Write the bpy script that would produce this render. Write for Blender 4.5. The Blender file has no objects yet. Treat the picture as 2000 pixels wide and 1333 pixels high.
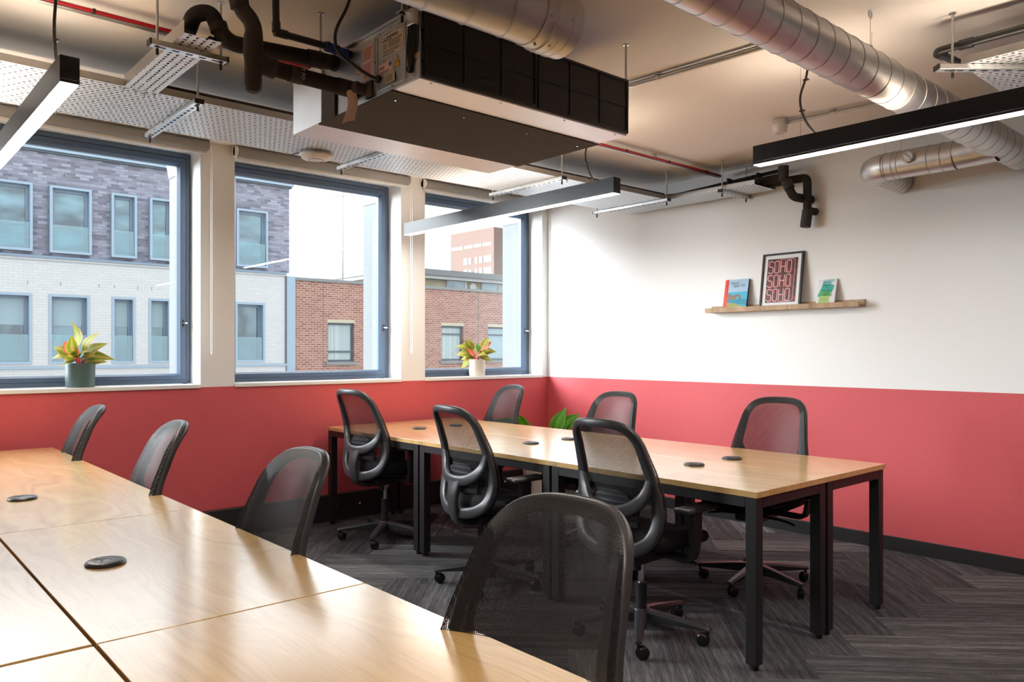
import bpy, bmesh, math, random
from mathutils import Vector, Matrix, Euler
random.seed(7)
S = bpy.context.scene
COL = S.collection
PI = math.pi
R = math.radians

# ------------------------------------------------------------------ camera, sky, sun, exposure
# the room is laid out in metres: +X along the window wall towards the corner, +Y towards the windows
CAM_Z = 1.30
cam_d = bpy.data.cameras.new('camera')
cam_d.sensor_width = 36.0
cam_d.lens = 1510.78 / 2000 * 36.0
cam_d.shift_y = 19.0 / 2000
cam_d.clip_start = 0.02
cam_d.clip_end = 600
cam = bpy.data.objects.new('camera', cam_d)
COL.objects.link(cam)
cam.location = (0, 0, CAM_Z)
cam.rotation_euler = (R(90), 0, -R(90 - 48.616))
S.camera = cam

world = bpy.data.worlds.new('overcast_sky')
S.world = world
world.use_nodes = True
wb = world.node_tree.nodes['Background']
wb.inputs['Color'].default_value = (0.90, 0.95, 1.0, 1)
wb.inputs['Strength'].default_value = 2.9

sun_d = bpy.data.lights.new('sun', 'SUN')
sun_d.energy = 17.0
sun_d.angle = R(50)
sun_d.color = (0.93, 0.96, 1.0)
sun = bpy.data.objects.new('sun', sun_d)
COL.objects.link(sun)
_dir = Vector((0.70, -0.53, -0.31)).normalized()     # the way the light travels: in through the windows
sun.rotation_euler = _dir.to_track_quat('-Z', 'Y').to_euler()

LAMP_STRENGTH = 55.0
UPLIGHT_STRENGTH = 18.0      # the pendants also shine up at the ceiling
UPLIGHT_COLOR = (1.0, 0.80, 0.61, 1)
LAMP_COLOR = (1.0, 0.90, 0.79, 1)

S.view_settings.view_transform = 'Standard'
S.view_settings.look = 'None'
S.view_settings.gamma = 1.0
S.view_settings.use_curve_mapping = False
S.view_settings.exposure = 0.35
S.cycles.max_bounces = 7
S.cycles.diffuse_bounces = 5
S.cycles.glossy_bounces = 3
S.cycles.transparent_max_bounces = 10
S.cycles.adaptive_threshold = 0.03
S.cycles.sample_clamp_indirect = 6.0
S.cycles.caustics_reflective = False
S.cycles.caustics_refractive = False

# ------------------------------------------------------------------ room numbers
WX, WY = 5.197, 5.378           # right wall, window wall
X0, Y0 = -3.2, -3.2             # walls behind the camera
ZC, ZC2, YSTEP = 2.685, 2.735, 4.20
Z_DADO = 1.05
SILL = 1.069
HEAD = 2.68
WINS = [(-1.115, 0.272), (0.511, 1.898), (2.136, 3.521), (3.761, 5.125)]
FRY = 5.565                     # room side of the window frames

# ------------------------------------------------------------------ node helpers
class NT:
    def __init__(s, m):
        s.t = m.node_tree; s.n = s.t.nodes; s.l = s.t.links
    def node(s, typ, **kw):
        n = s.n.new(typ)
        for k, v in kw.items(): setattr(n, k, v)
        return n
    def put(s, sock, v):
        if hasattr(v, 'is_linked') or hasattr(v, 'links'): s.l.new(v, sock)
        elif isinstance(v, (int, float)):
            sock.default_value = v
        else:
            sock.default_value = v
    def m(s, op, a, b=0.0, c=None):
        n = s.node('ShaderNodeMath', operation=op)
        s.put(n.inputs[0], a); s.put(n.inputs[1], b)
        if c is not None: s.put(n.inputs[2], c)
        return n.outputs[0]
    def xyz(s, kind='Object'):
        tc = s.node('ShaderNodeTexCoord')
        sp = s.node('ShaderNodeSeparateXYZ')
        s.l.new(tc.outputs[kind], sp.inputs[0])
        return sp.outputs[0], sp.outputs[1], sp.outputs[2]
    def pos(s):
        g = s.node('ShaderNodeNewGeometry')
        sp = s.node('ShaderNodeSeparateXYZ')
        s.l.new(g.outputs['Position'], sp.inputs[0])
        return sp.outputs[0], sp.outputs[1], sp.outputs[2]
    def vec(s, x, y, z):
        c = s.node('ShaderNodeCombineXYZ')
        s.put(c.inputs[0], x); s.put(c.inputs[1], y); s.put(c.inputs[2], z)
        return c.outputs[0]
    def noise(s, v, scale, detail=2.0, rough=0.5, dist=0.0):
        n = s.node('ShaderNodeTexNoise')
        s.put(n.inputs['Vector'], v)
        n.inputs['Scale'].default_value = scale; n.inputs['Detail'].default_value = detail
        n.inputs['Roughness'].default_value = rough; n.inputs['Distortion'].default_value = dist
        return n.outputs['Fac']
    def ramp(s, f, stops):
        r = s.node('ShaderNodeValToRGB')
        s.put(r.inputs[0], f)
        e = r.color_ramp.elements
        while len(e) < len(stops): e.new(0.5)
        for k, (p, c) in enumerate(stops):
            e[k].position = p; e[k].color = (c[0], c[1], c[2], 1)
        return r.outputs[0]
    def mix(s, f, a, b, blend='MIX'):
        n = s.node('ShaderNodeMix', data_type='RGBA', blend_type=blend)
        s.put(n.inputs[0], f)
        s.put(n.inputs[6], a if not isinstance(a, tuple) else (*a[:3], 1))
        s.put(n.inputs[7], b if not isinstance(b, tuple) else (*b[:3], 1))
        return n.outputs[2]
    def rnd(s):
        return s.node('ShaderNodeObjectInfo').outputs['Random']
    def bump(s, h, strength=0.2, dist=0.002):
        n = s.node('ShaderNodeBump')
        n.inputs['Strength'].default_value = strength; n.inputs['Distance'].default_value = dist
        s.put(n.inputs['Height'], h)
        return n.outputs[0]

def lin(r, g, b):
    f = lambda c: ((c / 255 + 0.055) / 1.055) ** 2.4 if c / 255 > 0.04045 else c / 255 / 12.92
    return (f(r), f(g), f(b))

def mat(name, col, rough=0.5, metal=0.0, spec=0.5, emit=None, estr=0.0, coat=0.0):
    m = bpy.data.materials.new(name)
    m.use_nodes = True
    b = m.node_tree.nodes['Principled BSDF']
    b.inputs['Base Color'].default_value = (*col, 1)
    b.inputs['Roughness'].default_value = rough
    b.inputs['Metallic'].default_value = metal
    b.inputs['Specular IOR Level'].default_value = spec
    if coat: b.inputs['Coat Weight'].default_value = coat
    if emit:
        b.inputs['Emission Color'].default_value = (*emit[:3], 1)
        b.inputs['Emission Strength'].default_value = estr
    return m

def pbs(m): return m.node_tree.nodes['Principled BSDF']

# fine surface variation for painted / plastic / metal surfaces
def speckle(m, base, amt=0.08, scale=40, bump=0.0, bdist=0.001, coord='Object'):
    t = NT(m); b = pbs(m)
    tc = t.node('ShaderNodeTexCoord')
    f = t.noise(tc.outputs[coord], scale, 3)
    lo = tuple(c * (1 - amt) for c in base); hi = tuple(min(1, c * (1 + amt)) for c in base)
    t.l.new(t.mix(f, lo, hi), b.inputs['Base Color'])
    if bump: t.l.new(t.bump(f, bump, bdist), b.inputs['Normal'])
    return m

M = {}
# --- walls and ceiling
def wall_mat():
    m = mat('painted_wall', (0.8, 0.8, 0.8), 0.55, spec=0.3)
    t = NT(m); b = pbs(m)
    x, y, z = t.pos()
    tc = t.node('ShaderNodeTexCoord')
    f = t.noise(tc.outputs['Object'], 60, 3)
    step = t.m('GREATER_THAN', z, Z_DADO)
    red = t.mix(f, lin(202, 88, 94), lin(210, 95, 100))
    white = t.mix(f, (0.85, 0.86, 0.86), (0.88, 0.89, 0.89))
    t.l.new(t.mix(step, red, white), b.inputs['Base Color'])
    t.l.new(t.bump(f, 0.06, 0.001), b.inputs['Normal'])
    return m
M['wall'] = wall_mat()
M['white_paint'] = speckle(mat('white_paint', (.8, .8, .79), 0.45, spec=0.4), (0.82, 0.82, 0.81), 0.02, 30)
M['ceiling'] = speckle(mat('ceiling_paint', (.72, .64, .58), 0.75, spec=0.2), (0.93, 0.90, 0.87), 0.02, 8, 0.05)
M['black_skirt'] = speckle(mat('black_skirting', (.02, .02, .02), 0.45), (0.02, 0.02, 0.021), 0.1, 30)
M['anthracite'] = speckle(mat('blue_grey_aluminium', (.1, .12, .15), 0.35), lin(80, 98, 122), 0.05, 25)
M['gasket'] = mat('gasket', (0.012, 0.012, 0.014), 0.6)
M['chrome'] = mat('chrome', (0.75, 0.75, 0.76), 0.12, 1.0)

# --- carpet plank: streaks run along the plank's own length (local x)
def carpet_mat():
    m = mat('carpet_plank', (.08, .08, .085), 0.95, spec=0.1)
    t = NT(m); b = pbs(m)
    x, y, z = t.xyz('Object')
    rn = t.rnd()
    off = t.m('MULTIPLY', rn, 37.0)
    v1 = t.vec(t.m('MULTIPLY_ADD', x, 11.0, off), t.m('MULTIPLY_ADD', y, 210.0, off), off)
    v2 = t.vec(t.m('MULTIPLY_ADD', x, 1.6, off), t.m('MULTIPLY_ADD', y, 42.0, off), off)
    v3 = t.vec(t.m('MULTIPLY', x, 320.0), t.m('MULTIPLY', y, 320.0), off)
    f1 = t.noise(v1, 1.0, 3, 0.6); f2 = t.noise(v2, 1.0, 2, 0.5); f3 = t.noise(v3, 1.0, 1, 0.5)
    f = t.m('ADD', t.m('MULTIPLY', f1, 0.55), t.m('MULTIPLY', f2, 0.45))
    f = t.m('ADD', f, t.m('MULTIPLY', t.m('SUBTRACT', f3, 0.5), 0.35))
    f = t.m('ADD', f, t.m('MULTIPLY', t.m('SUBTRACT', rn, 0.5), 0.20))
    c = t.ramp(f, [(0.26, (0.020, 0.020, 0.023)), (0.48, (0.070, 0.071, 0.077)), (0.62, (0.140, 0.141, 0.150)), (0.80, (0.29, 0.29, 0.30))])
    t.l.new(c, b.inputs['Base Color'])
    t.l.new(t.bump(t.m('ADD', f1, f3), 0.5, 0.004), b.inputs['Normal'])
    return m
M['carpet'] = carpet_mat()
M['floor_base'] = speckle(mat('floor_screed', (.04, .04, .04), 0.9), (0.03, 0.03, 0.03), 0.2, 20)

# --- oak laminate, grain along local y
def oak_mat(name, a, bcol, c3, rough=0.32, spec=0.55, ax='y', scale=1.0):
    m = mat(name, a, rough, spec=spec)
    t = NT(m); b = pbs(m)
    x, y, z = t.xyz('Object')
    if ax == 'y': u, v = y, x
    else: u, v = x, y
    off = t.m('MULTIPLY', t.rnd(), 21.0)
    warp = t.noise(t.vec(t.m('MULTIPLY', u, 1.3 * scale), t.m('MULTIPLY', v, 3.2 * scale), off), 1.0, 2, 0.5)
    vv = t.m('ADD', t.m('MULTIPLY', v, 9.0 * scale), t.m('MULTIPLY', warp, 7.5))
    rings = t.noise(t.vec(t.m('MULTIPLY', u, 0.7 * scale), t.m('MULTIPLY', vv, 2.3), off), 1.0, 3, 0.6)
    fine = t.noise(t.vec(t.m('MULTIPLY', u, 4.5 * scale), t.m('MULTIPLY', v, 330.0 * scale), t.m('ADD', z, off)), 1.0, 3, 0.65)
    f = t.m('ADD', t.m('MULTIPLY', rings, 0.62), t.m('MULTIPLY', fine, 0.38))
    col = t.ramp(f, [(0.30, c3), (0.47, a), (0.68, bcol)])
    t.l.new(col, b.inputs['Base Color'])
    t.l.new(t.bump(fine, 0.04, 0.0006), b.inputs['Normal'])
    return m
M['oak'] = oak_mat('oak_laminate', lin(209, 171, 110), lin(225, 191, 131), lin(184, 142, 83))
_b = pbs(M['oak'])                                    # satin lacquer
_b.inputs['Coat Weight'].default_value = 1.0; _b.inputs['Coat IOR'].default_value = 1.62; _b.inputs['Coat Roughness'].default_value = 0.17
M['oak_edge'] = oak_mat('oak_edging', lin(214, 172, 118), lin(226, 188, 136), lin(186, 138, 86), 0.4)
M['shelf_oak'] = oak_mat('grey_oak', lin(170, 142, 112), lin(196, 170, 140), lin(128, 102, 76), 0.55, 0.3, 'y', 2.0)
M['black_steel'] = speckle(mat('black_powder_coat', (.012, .012, .013), 0.42), (0.014, 0.014, 0.016), 0.15, 90, 0.05)
M['black_plastic'] = speckle(mat('black_plastic', (.015, .015, .016), 0.38), (0.020, 0.020, 0.022), 0.1, 60, 0.04)
M['grey_plastic'] = speckle(mat('charcoal_plastic', (.05, .05, .055), 0.36), (0.040, 0.041, 0.046), 0.08, 60)
M['seat_fabric'] = speckle(mat('black_seat_fabric', (.01, .01, .011), 0.9, spec=0.2), (0.012, 0.012, 0.013), 0.4, 500, 0.4, 0.001)
M['rubber'] = mat('black_rubber', (0.012, 0.012, 0.012), 0.6)
M['caster'] = mat('caster_plastic', (0.012, 0.012, 0.013), 0.18)

def mesh_fabric():
    m = mat('mesh_fabric', (0.012, 0.012, 0.014), 0.5, spec=0.4)
    t = NT(m); b = pbs(m)
    x, y, z = t.xyz('Object')
    fz = t.m('FRACT', t.m('MULTIPLY', z, 330.0))
    fy = t.m('FRACT', t.m('MULTIPLY', y, 260.0))
    thread = t.m('MAXIMUM', t.m('LESS_THAN', fz, 0.50), t.m('LESS_THAN', fy, 0.40))
    tr = t.node('ShaderNodeBsdfTransparent')
    mx = t.node('ShaderNodeMixShader')
    t.l.new(thread, mx.inputs[0]); t.l.new(tr.outputs[0], mx.inputs[1]); t.l.new(b.outputs[0], mx.inputs[2])
    t.l.new(mx.outputs[0], t.n['Material Output'].inputs[0])
    return m
M['mesh'] = mesh_fabric()

# --- metals
def galv_mat(name, base, rough=0.3, sp=25, amt=0.12):
    m = mat(name, base, rough, 1.0)
    t = NT(m); b = pbs(m)
    tc = t.node('ShaderNodeTexCoord')
    f = t.noise(tc.outputs['Object'], sp, 3)
    lo = tuple(c * (1 - amt) for c in base); hi = tuple(min(1, c * (1 + amt)) for c in base)
    t.l.new(t.mix(f, lo, hi), b.inputs['Base Color'])
    t.l.new(t.m('MULTIPLY_ADD', f, 0.18, rough - 0.09), b.inputs['Roughness'])
    return m
M['galv'] = galv_mat('galvanised_steel', (0.60, 0.61, 0.62), 0.30)
M['galv_dull'] = galv_mat('dull_galvanised_steel', (0.52, 0.51, 0.49), 0.42)
M['duct'] = galv_mat('spiral_duct_steel', (0.60, 0.59, 0.58), 0.42, 5, 0.06)
M['case'] = galv_mat('unit_casing_steel', (0.46, 0.46, 0.46), 0.33, 10, 0.06)
M['bright_case'] = galv_mat('zinc_and_bright_underside', (0.80, 0.80, 0.80), 0.42, 14, 0.05)  # plenum metal, also the painted brightness of the unit's underside strip

def tray_mat(name, swap):
    m = galv_mat(name, (0.80, 0.86, 0.92), 0.42, 6, 0.05)
    t = NT(m); b = pbs(m)
    b.inputs['Metallic'].default_value = 0.55
    x, y, z = t.xyz('Object')
    if swap: x, y = y, x
    # every row alternates a slot and a square hole, rows are staggered
    v = t.m('MULTIPLY', y, 1 / 0.030)
    row = t.m('FLOOR', v)
    u = t.m('ADD', t.m('MULTIPLY', x, 1 / 0.056), t.m('MULTIPLY', row, 0.27))
    fu = t.m('FRACT', u)
    fv = t.m('ABSOLUTE', t.m('SUBTRACT', t.m('FRACT', v), 0.5))
    slot = t.m('MULTIPLY', t.m('LESS_THAN', t.m('ABSOLUTE', t.m('SUBTRACT', fu, 0.28)), 0.20), t.m('LESS_THAN', fv, 0.135))
    sq = t.m('MULTIPLY', t.m('LESS_THAN', t.m('ABSOLUTE', t.m('SUBTRACT', fu, 0.78)), 0.11), t.m('LESS_THAN', fv, 0.22))
    hole = t.m('MAXIMUM', slot, sq)
    tr = t.node('ShaderNodeBsdfTransparent')
    mx = t.node('ShaderNodeMixShader')
    t.l.new(hole, mx.inputs[0]); t.l.new(b.outputs[0], mx.inputs[1]); t.l.new(tr.outputs[0], mx.inputs[2])
    t.l.new(mx.outputs[0], t.n['Material Output'].inputs[0])
    return m
M['tray_x'] = tray_mat('perforated_tray', False)
M['tray_y'] = tray_mat('perforated_tray_crosswise', True)
M['insul'] = speckle(mat('pipe_insulation', (.03, .028, .026), 0.85, spec=0.2), (0.035, 0.032, 0.030), 0.25, 60, 0.2)
M['insul_tape'] = speckle(mat('insulation_tape', (.06, .05, .05), 0.7, spec=0.25), (0.055, 0.048, 0.045), 0.15, 40, 0.1)
M['foam_board'] = speckle(mat('insulation_board', (.08, .07, .065), 0.85, spec=0.2), (0.090, 0.078, 0.072), 0.12, 60, 0.1)
M['black_cable'] = mat('black_cable', (0.012, 0.012, 0.012), 0.4)
M['red_cable'] = mat('red_cable', lin(190, 20, 40), 0.45)
M['blue_pvc'] = mat('blue_pvc', lin(38, 62, 140), 0.35)
M['white_plastic'] = mat('white_plastic', (0.80, 0.79, 0.77), 0.4)
M['lamp_black'] = speckle(mat('lamp_black', (.012, .012, .013), 0.32), (0.008, 0.009, 0.012), 0.1, 50)
M['diffuser'] = mat('lamp_diffuser', (0.9, 0.9, 0.88), 0.5, emit=LAMP_COLOR, estr=LAMP_STRENGTH)
M['uplight'] = mat('lamp_top_diffuser', (0.9, 0.9, 0.88), 0.5, emit=UPLIGHT_COLOR, estr=UPLIGHT_STRENGTH)
M['blind'] = speckle(mat('grey_blind_fabric', (.42, .40, .38), 0.7, spec=0.2), (0.27, 0.26, 0.25), 0.05, 300)

def filt_mat():
    m = mat('filter_mesh', (0.02, 0.019, 0.018), 0.55, spec=0.3)
    t = NT(m); b = pbs(m)
    x, y, z = t.xyz('Object')
    fz = t.m('LESS_THAN', t.m('FRACT', t.m('MULTIPLY', z, 90.0)), 0.3)
    fx = t.m('LESS_THAN', t.m('FRACT', t.m('MULTIPLY', x, 110.0)), 0.3)
    g = t.m('MAXIMUM', fz, fx)
    n = t.noise(t.vec(x, y, z), 7, 2)
    a = t.mix(n, (0.020, 0.018, 0.016), (0.050, 0.045, 0.042))
    t.l.new(t.mix(g, a, (0.012, 0.011, 0.011)), b.inputs['Base Color'])
    return m
M['filter'] = filt_mat()

def glass_pane(name, tint, refl=0.05, strong=0.0):
    m = bpy.data.materials.new(name); m.use_nodes = True
    t = NT(m)
    for n in list(t.n):
        if n.type == 'BSDF_PRINCIPLED': t.n.remove(n)
    tr = t.node('ShaderNodeBsdfTransparent'); tr.inputs[0].default_value = (*tint, 1)
    gl = t.node('ShaderNodeBsdfGlossy'); gl.inputs['Roughness'].default_value = 0.0
    fr = t.node('ShaderNodeFresnel')
    ge = t.node('ShaderNodeNewGeometry')
    t.l.new(t.m('MULTIPLY_ADD', ge.outputs['Backfacing'], 1 / 1.45 - 1.45, 1.45), fr.inputs[0])
    mx = t.node('ShaderNodeMixShader')
    t.l.new(t.m('MULTIPLY_ADD', fr.outputs[0], 1.0, strong), mx.inputs[0])
    t.l.new(tr.outputs[0], mx.inputs[1]); t.l.new(gl.outputs[0], mx.inputs[2])
    t.l.new(mx.outputs[0], t.n['Material Output'].inputs[0])
    return m
M['glass'] = glass_pane('window_glass', (0.96, 0.98, 0.98))
M['balustrade'] = glass_pane('balustrade_glass', (0.62, 0.82, 0.86), strong=0.06)

# ------------------------------------------------------------------ mesh builder
def wm(o):
    return (wm(o.parent) @ o.matrix_basis) if o.parent else o.matrix_basis.copy()

class MB:
    def __init__(s): s.v = []; s.f = []; s.mi = []; s.cm = 0
    def add(s, vs, fs):
        o = len(s.v); s.v += [Vector(p) for p in vs]
        for f in fs: s.f.append([i + o for i in f]); s.mi.append(s.cm)
        return s
    def box(s, x0, x1, y0, y1, z0, z1):
        vs = [(x, y, z) for z in (z0, z1) for y in (y0, y1) for x in (x0, x1)]
        return s.add(vs, [(0, 2, 3, 1), (4, 5, 7, 6), (0, 1, 5, 4), (2, 6, 7, 3), (0, 4, 6, 2), (1, 3, 7, 5)])
    def obox(s, c, size, rot):
        hx, hy, hz = size[0] / 2, size[1] / 2, size[2] / 2
        vs = [Vector(c) + rot @ Vector((x, y, z)) for z in (-hz, hz) for y in (-hy, hy) for x in (-hx, hx)]
        return s.add(vs, [(0, 2, 3, 1), (4, 5, 7, 6), (0, 1, 5, 4), (2, 6, 7, 3), (0, 4, 6, 2), (1, 3, 7, 5)])
    def bar(s, a, b, w, h, up=(0, 0, 1)):
        a = Vector(a); b = Vector(b); d = (b - a); L = d.length; d.normalize()
        side = d.cross(Vector(up)).normalized(); u = side.cross(d).normalized()
        rot = Matrix((d, side, u)).transposed()
        return s.obox((a + b) / 2, (L, w, h), rot)
    def cyl(s, a, b, r, seg=12, r2=None, caps=True):
        a = Vector(a); b = Vector(b); d = (b - a).normalized()
        if r2 is None: r2 = r
        p = Vector((0, 0, 1)) if abs(d.z) < 0.9 else Vector((1, 0, 0))
        e1 = d.cross(p).normalized(); e2 = d.cross(e1)
        vs = []
        for c, rr in ((a, r), (b, r2)):
            for k in range(seg):
                t = 2 * PI * k / seg
                vs.append(c + e1 * math.cos(t) * rr + e2 * math.sin(t) * rr)
        fs = [(k, (k + 1) % seg, seg + (k + 1) % seg, seg + k) for k in range(seg)]
        if caps: fs += [tuple(range(seg - 1, -1, -1)), tuple(range(seg, 2 * seg))]
        return s.add(vs, fs)
    def sweep(s, pts, prof, closed=False, up=None, caps=True, scales=None):
        """prof: list of (side, up) offsets; parallel transport along pts, or fixed 'up' list"""
        P = [Vector(p) for p in pts]; n = len(P); m = len(prof)
        T = []
        for i in range(n):
            if closed: d = P[(i + 1) % n] - P[i - 1]
            else: d = P[min(i + 1, n - 1)] - P[max(i - 1, 0)]
            T.append(d.normalized())
        vs = []
        if up is None:
            u = Vector((0, 0, 1)) if abs(T[0].z) < 0.9 else Vector((1, 0, 0))
            ups = []
            for i in range(n):
                u = (u - T[i] * u.dot(T[i]))
                if u.length < 1e-6: u = Vector((1, 0, 0)) - T[i] * T[i].x
                u.normalize(); ups.append(u.copy())
        else:
            ups = [Vector(up) if not isinstance(up, list) else Vector(up[i]) for i in range(n)]
            ups = [(q - T[i] * q.dot(T[i])).normalized() for i, q in enumerate(ups)]
        for i in range(n):
            side = T[i].cross(ups[i])
            k = scales[i] if scales else (1, 1)
            for (a, b) in prof: vs.append(P[i] + side * a * k[0] + ups[i] * b * k[1])
        fs = []
        for i in range(n if closed else n - 1):
            j = (i + 1) % n
            for k in range(m):
                l = (k + 1) % m
                fs.append((i * m + k, i * m + l, j * m + l, j * m + k))
        if not closed and caps:
            fs.append(tuple(range(m - 1, -1, -1))); fs.append(tuple(range((n - 1) * m, n * m)))
        return s.add(vs, fs)
    def tube(s, pts, r, seg=10, closed=False, caps=True):
        prof = [(math.cos(2 * PI * k / seg) * r, math.sin(2 * PI * k / seg) * r) for k in range(seg)]
        return s.sweep(pts, prof, closed, None, caps)
    def lathe(s, prof, seg=24, o=(0, 0, 0), rot=None):
        o = Vector(o); vs = []; n = len(prof)
        for k in range(seg):
            t = 2 * PI * k / seg
            for (r, z) in prof:
                p = Vector((r * math.cos(t), r * math.sin(t), z))
                vs.append(o + (rot @ p if rot else p))
        fs = []
        for k in range(seg):
            j = (k + 1) % seg
            for i in range(n - 1):
                fs.append((k * n + i, j * n + i, j * n + i + 1, k * n + i + 1))
        return s.add(vs, fs)
    def prism(s, poly, f3, h0, h1):
        """poly in 2-D, f3(u,v,h) -> point"""
        n = len(poly)
        vs = [f3(u, v, h0) for (u, v) in poly] + [f3(u, v, h1) for (u, v) in poly]
        fs = [tuple(range(n - 1, -1, -1)), tuple(range(n, 2 * n))] + [(k, (k + 1) % n, n + (k + 1) % n, n + k) for k in range(n)]
        return s.add(vs, fs)
    def build(s, name, material, parent=None, bevel=0.0, smooth=True, world=False, seg=2, ang=32):
        me = bpy.data.meshes.new(name)
        vs = s.v
        if world and parent is not None:
            inv = wm(parent).inverted()
            vs = [inv @ p for p in vs]
        me.from_pydata([tuple(p) for p in vs], [], s.f)
        bm = bmesh.new(); bm.from_mesh(me)
        bmesh.ops.remove_doubles(bm, verts=bm.verts, dist=1e-6)
        bmesh.ops.recalc_face_normals(bm, faces=bm.faces)
        bm.to_mesh(me); bm.free()
        mats = material if isinstance(material, (list, tuple)) else [material]
        for q in mats: me.materials.append(M[q] if isinstance(q, str) else q)
        if len(mats) > 1 and len(me.polygons) == len(s.mi):
            for p, k in zip(me.polygons, s.mi): p.material_index = k
        if smooth:
            for p in me.polygons: p.use_smooth = True
            me.set_sharp_from_angle(angle=R(ang))
        o = bpy.data.objects.new(name, me)
        COL.objects.link(o)
        if parent is not None: o.parent = parent
        if bevel:
            bv = o.modifiers.new('bevel', 'BEVEL'); bv.width = bevel; bv.segments = seg
            bv.limit_method = 'ANGLE'; bv.angle_limit = R(40)
        return o

def tag(o, label=None, cat=None, group=None, kind=None):
    if label: o['label'] = label
    if cat: o['category'] = cat
    if group: o['group'] = group
    if kind: o['kind'] = kind
    return o

def thing(name, label, cat, loc=(0, 0, 0), rz=0.0, group=None):
    o = bpy.data.objects.new(name, None)
    COL.objects.link(o)
    o.empty_display_size = 0.1
    o.location = loc; o.rotation_euler = (0, 0, rz)
    o.matrix_basis = Matrix.Translation(Vector(loc)) @ Matrix.Rotation(rz, 4, 'Z')
    return tag(o, label, cat, group)

def copy_tree(o, parent=None):
    c = o.copy(); COL.objects.link(c)
    if parent is not None: c.parent = parent
    for ch in list(o.children): copy_tree(ch, c)
    return c

def fillet(pts, r, n=6):
    """round the corners of a polyline"""
    P = [Vector(p) for p in pts]; out = [P[0]]
    for i in range(1, len(P) - 1):
        a, b, c = P[i - 1], P[i], P[i + 1]
        rr = min(r, (a - b).length * 0.49, (c - b).length * 0.49)
        p0 = b + (a - b).normalized() * rr; p1 = b + (c - b).normalized() * rr
        for k in range(n + 1):
            t = k / n
            out.append(p0 * (1 - t) ** 2 + b * 2 * t * (1 - t) + p1 * t * t)
    out.append(P[-1])
    return out

def smooth_path(pts, n=6):
    P = [Vector(p) for p in pts]; out = []
    for i in range(len(P) - 1):
        p0 = P[max(i - 1, 0)]; p1 = P[i]; p2 = P[i + 1]; p3 = P[min(i + 2, len(P) - 1)]
        for k in range(n):
            t = k / n
            out.append(0.5 * ((2 * p1) + (-p0 + p2) * t + (2 * p0 - 5 * p1 + 4 * p2 - p3) * t * t + (-p0 + 3 * p1 - 3 * p2 + p3) * t ** 3))
    out.append(P[-1])
    return out

FACE_MX = Matrix(((0, 0, -1), (-1, 0, 0), (0, 1, 0)))       # print on a surface that faces -X: right = -Y, up = +Z
def lettering(text, size, material, parent, loc, rot=FACE_MX, name='lettering', ext=0.0003, align='LEFT', sx=1.0, shear=0.0):
    cu = bpy.data.curves.new(name, 'FONT')
    cu.body = text; cu.size = size; cu.extrude = ext; cu.align_x = align; cu.resolution_u = 3; cu.shear = shear
    ob = bpy.data.objects.new('tmp', cu); COL.objects.link(ob)
    dg = bpy.context.evaluated_depsgraph_get()
    me = bpy.data.meshes.new_from_object(ob.evaluated_get(dg))
    bpy.data.objects.remove(ob); bpy.data.curves.remove(cu)
    rot3 = rot
    loc = Vector(loc)
    for v in me.vertices:
        v.co = loc + rot3 @ Vector((v.co.x * sx, v.co.y, v.co.z))
    if parent is not None:
        inv = wm(parent).inverted()
        for v in me.vertices: v.co = inv @ v.co
    me.materials.clear(); me.materials.append(M[material])
    o = bpy.data.objects.new(name, me); COL.objects.link(o); o.parent = parent
    return o

# ------------------------------------------------------------------ the street outside
FY_ = 25.0
EX = 0.38           # darkens all facade colours so they hold their tone under the bright sky
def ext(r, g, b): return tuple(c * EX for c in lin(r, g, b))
def brick(name, c1, c2, mortar, w, h, jm, rough=0.8, axis='xz', bias=0.0, stain=0.0, spec=0.3):
    m = mat(name, c1, rough, spec=spec)
    tn = NT(m); b = pbs(m)
    x, y, z = tn.pos()
    v = tn.vec(x if axis[0] == 'x' else y, z, 0.0)
    br = tn.node('ShaderNodeTexBrick')
    tn.l.new(v, br.inputs['Vector'])
    br.inputs['Color1'].default_value = (*c1, 1); br.inputs['Color2'].default_value = (*c2, 1); br.inputs['Mortar'].default_value = (*mortar, 1)
    br.inputs['Scale'].default_value = 1.0; br.inputs['Mortar Size'].default_value = jm; br.inputs['Mortar Smooth'].default_value = 0.1
    br.inputs['Bias'].default_value = bias; br.inputs['Brick Width'].default_value = w; br.inputs['Row Height'].default_value = h
    c = br.outputs[0]
    if stain:
        n = tn.noise(tn.vec(tn.m('MULTIPLY', x, 0.9), tn.m('MULTIPLY', z, 1.6), 0.0), 1.0, 3)
        c = tn.mix(tn.m('MULTIPLY', tn.m('GREATER_THAN', n, 0.0), tn.m('MULTIPLY', n, stain)), c, tuple(q * 0.6 for q in c1))
    tn.l.new(c, b.inputs['Base Color'])
    tn.l.new(tn.bump(br.outputs[1], -0.3, 0.01), b.inputs['Normal'])
    return m
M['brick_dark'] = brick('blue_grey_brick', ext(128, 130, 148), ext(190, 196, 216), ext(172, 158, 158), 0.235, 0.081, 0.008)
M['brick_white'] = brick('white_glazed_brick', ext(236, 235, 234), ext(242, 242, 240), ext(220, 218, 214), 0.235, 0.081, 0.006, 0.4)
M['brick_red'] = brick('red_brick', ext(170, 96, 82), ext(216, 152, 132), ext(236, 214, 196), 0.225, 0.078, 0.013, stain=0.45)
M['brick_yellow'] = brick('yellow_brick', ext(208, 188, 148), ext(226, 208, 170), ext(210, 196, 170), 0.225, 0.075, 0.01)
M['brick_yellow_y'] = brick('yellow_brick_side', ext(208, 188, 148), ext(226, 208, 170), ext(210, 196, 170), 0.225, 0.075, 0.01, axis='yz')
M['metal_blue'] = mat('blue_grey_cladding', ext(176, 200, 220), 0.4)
M['metal_blue_dark'] = mat('window_alu', ext(146, 168, 190), 0.4)
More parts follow.
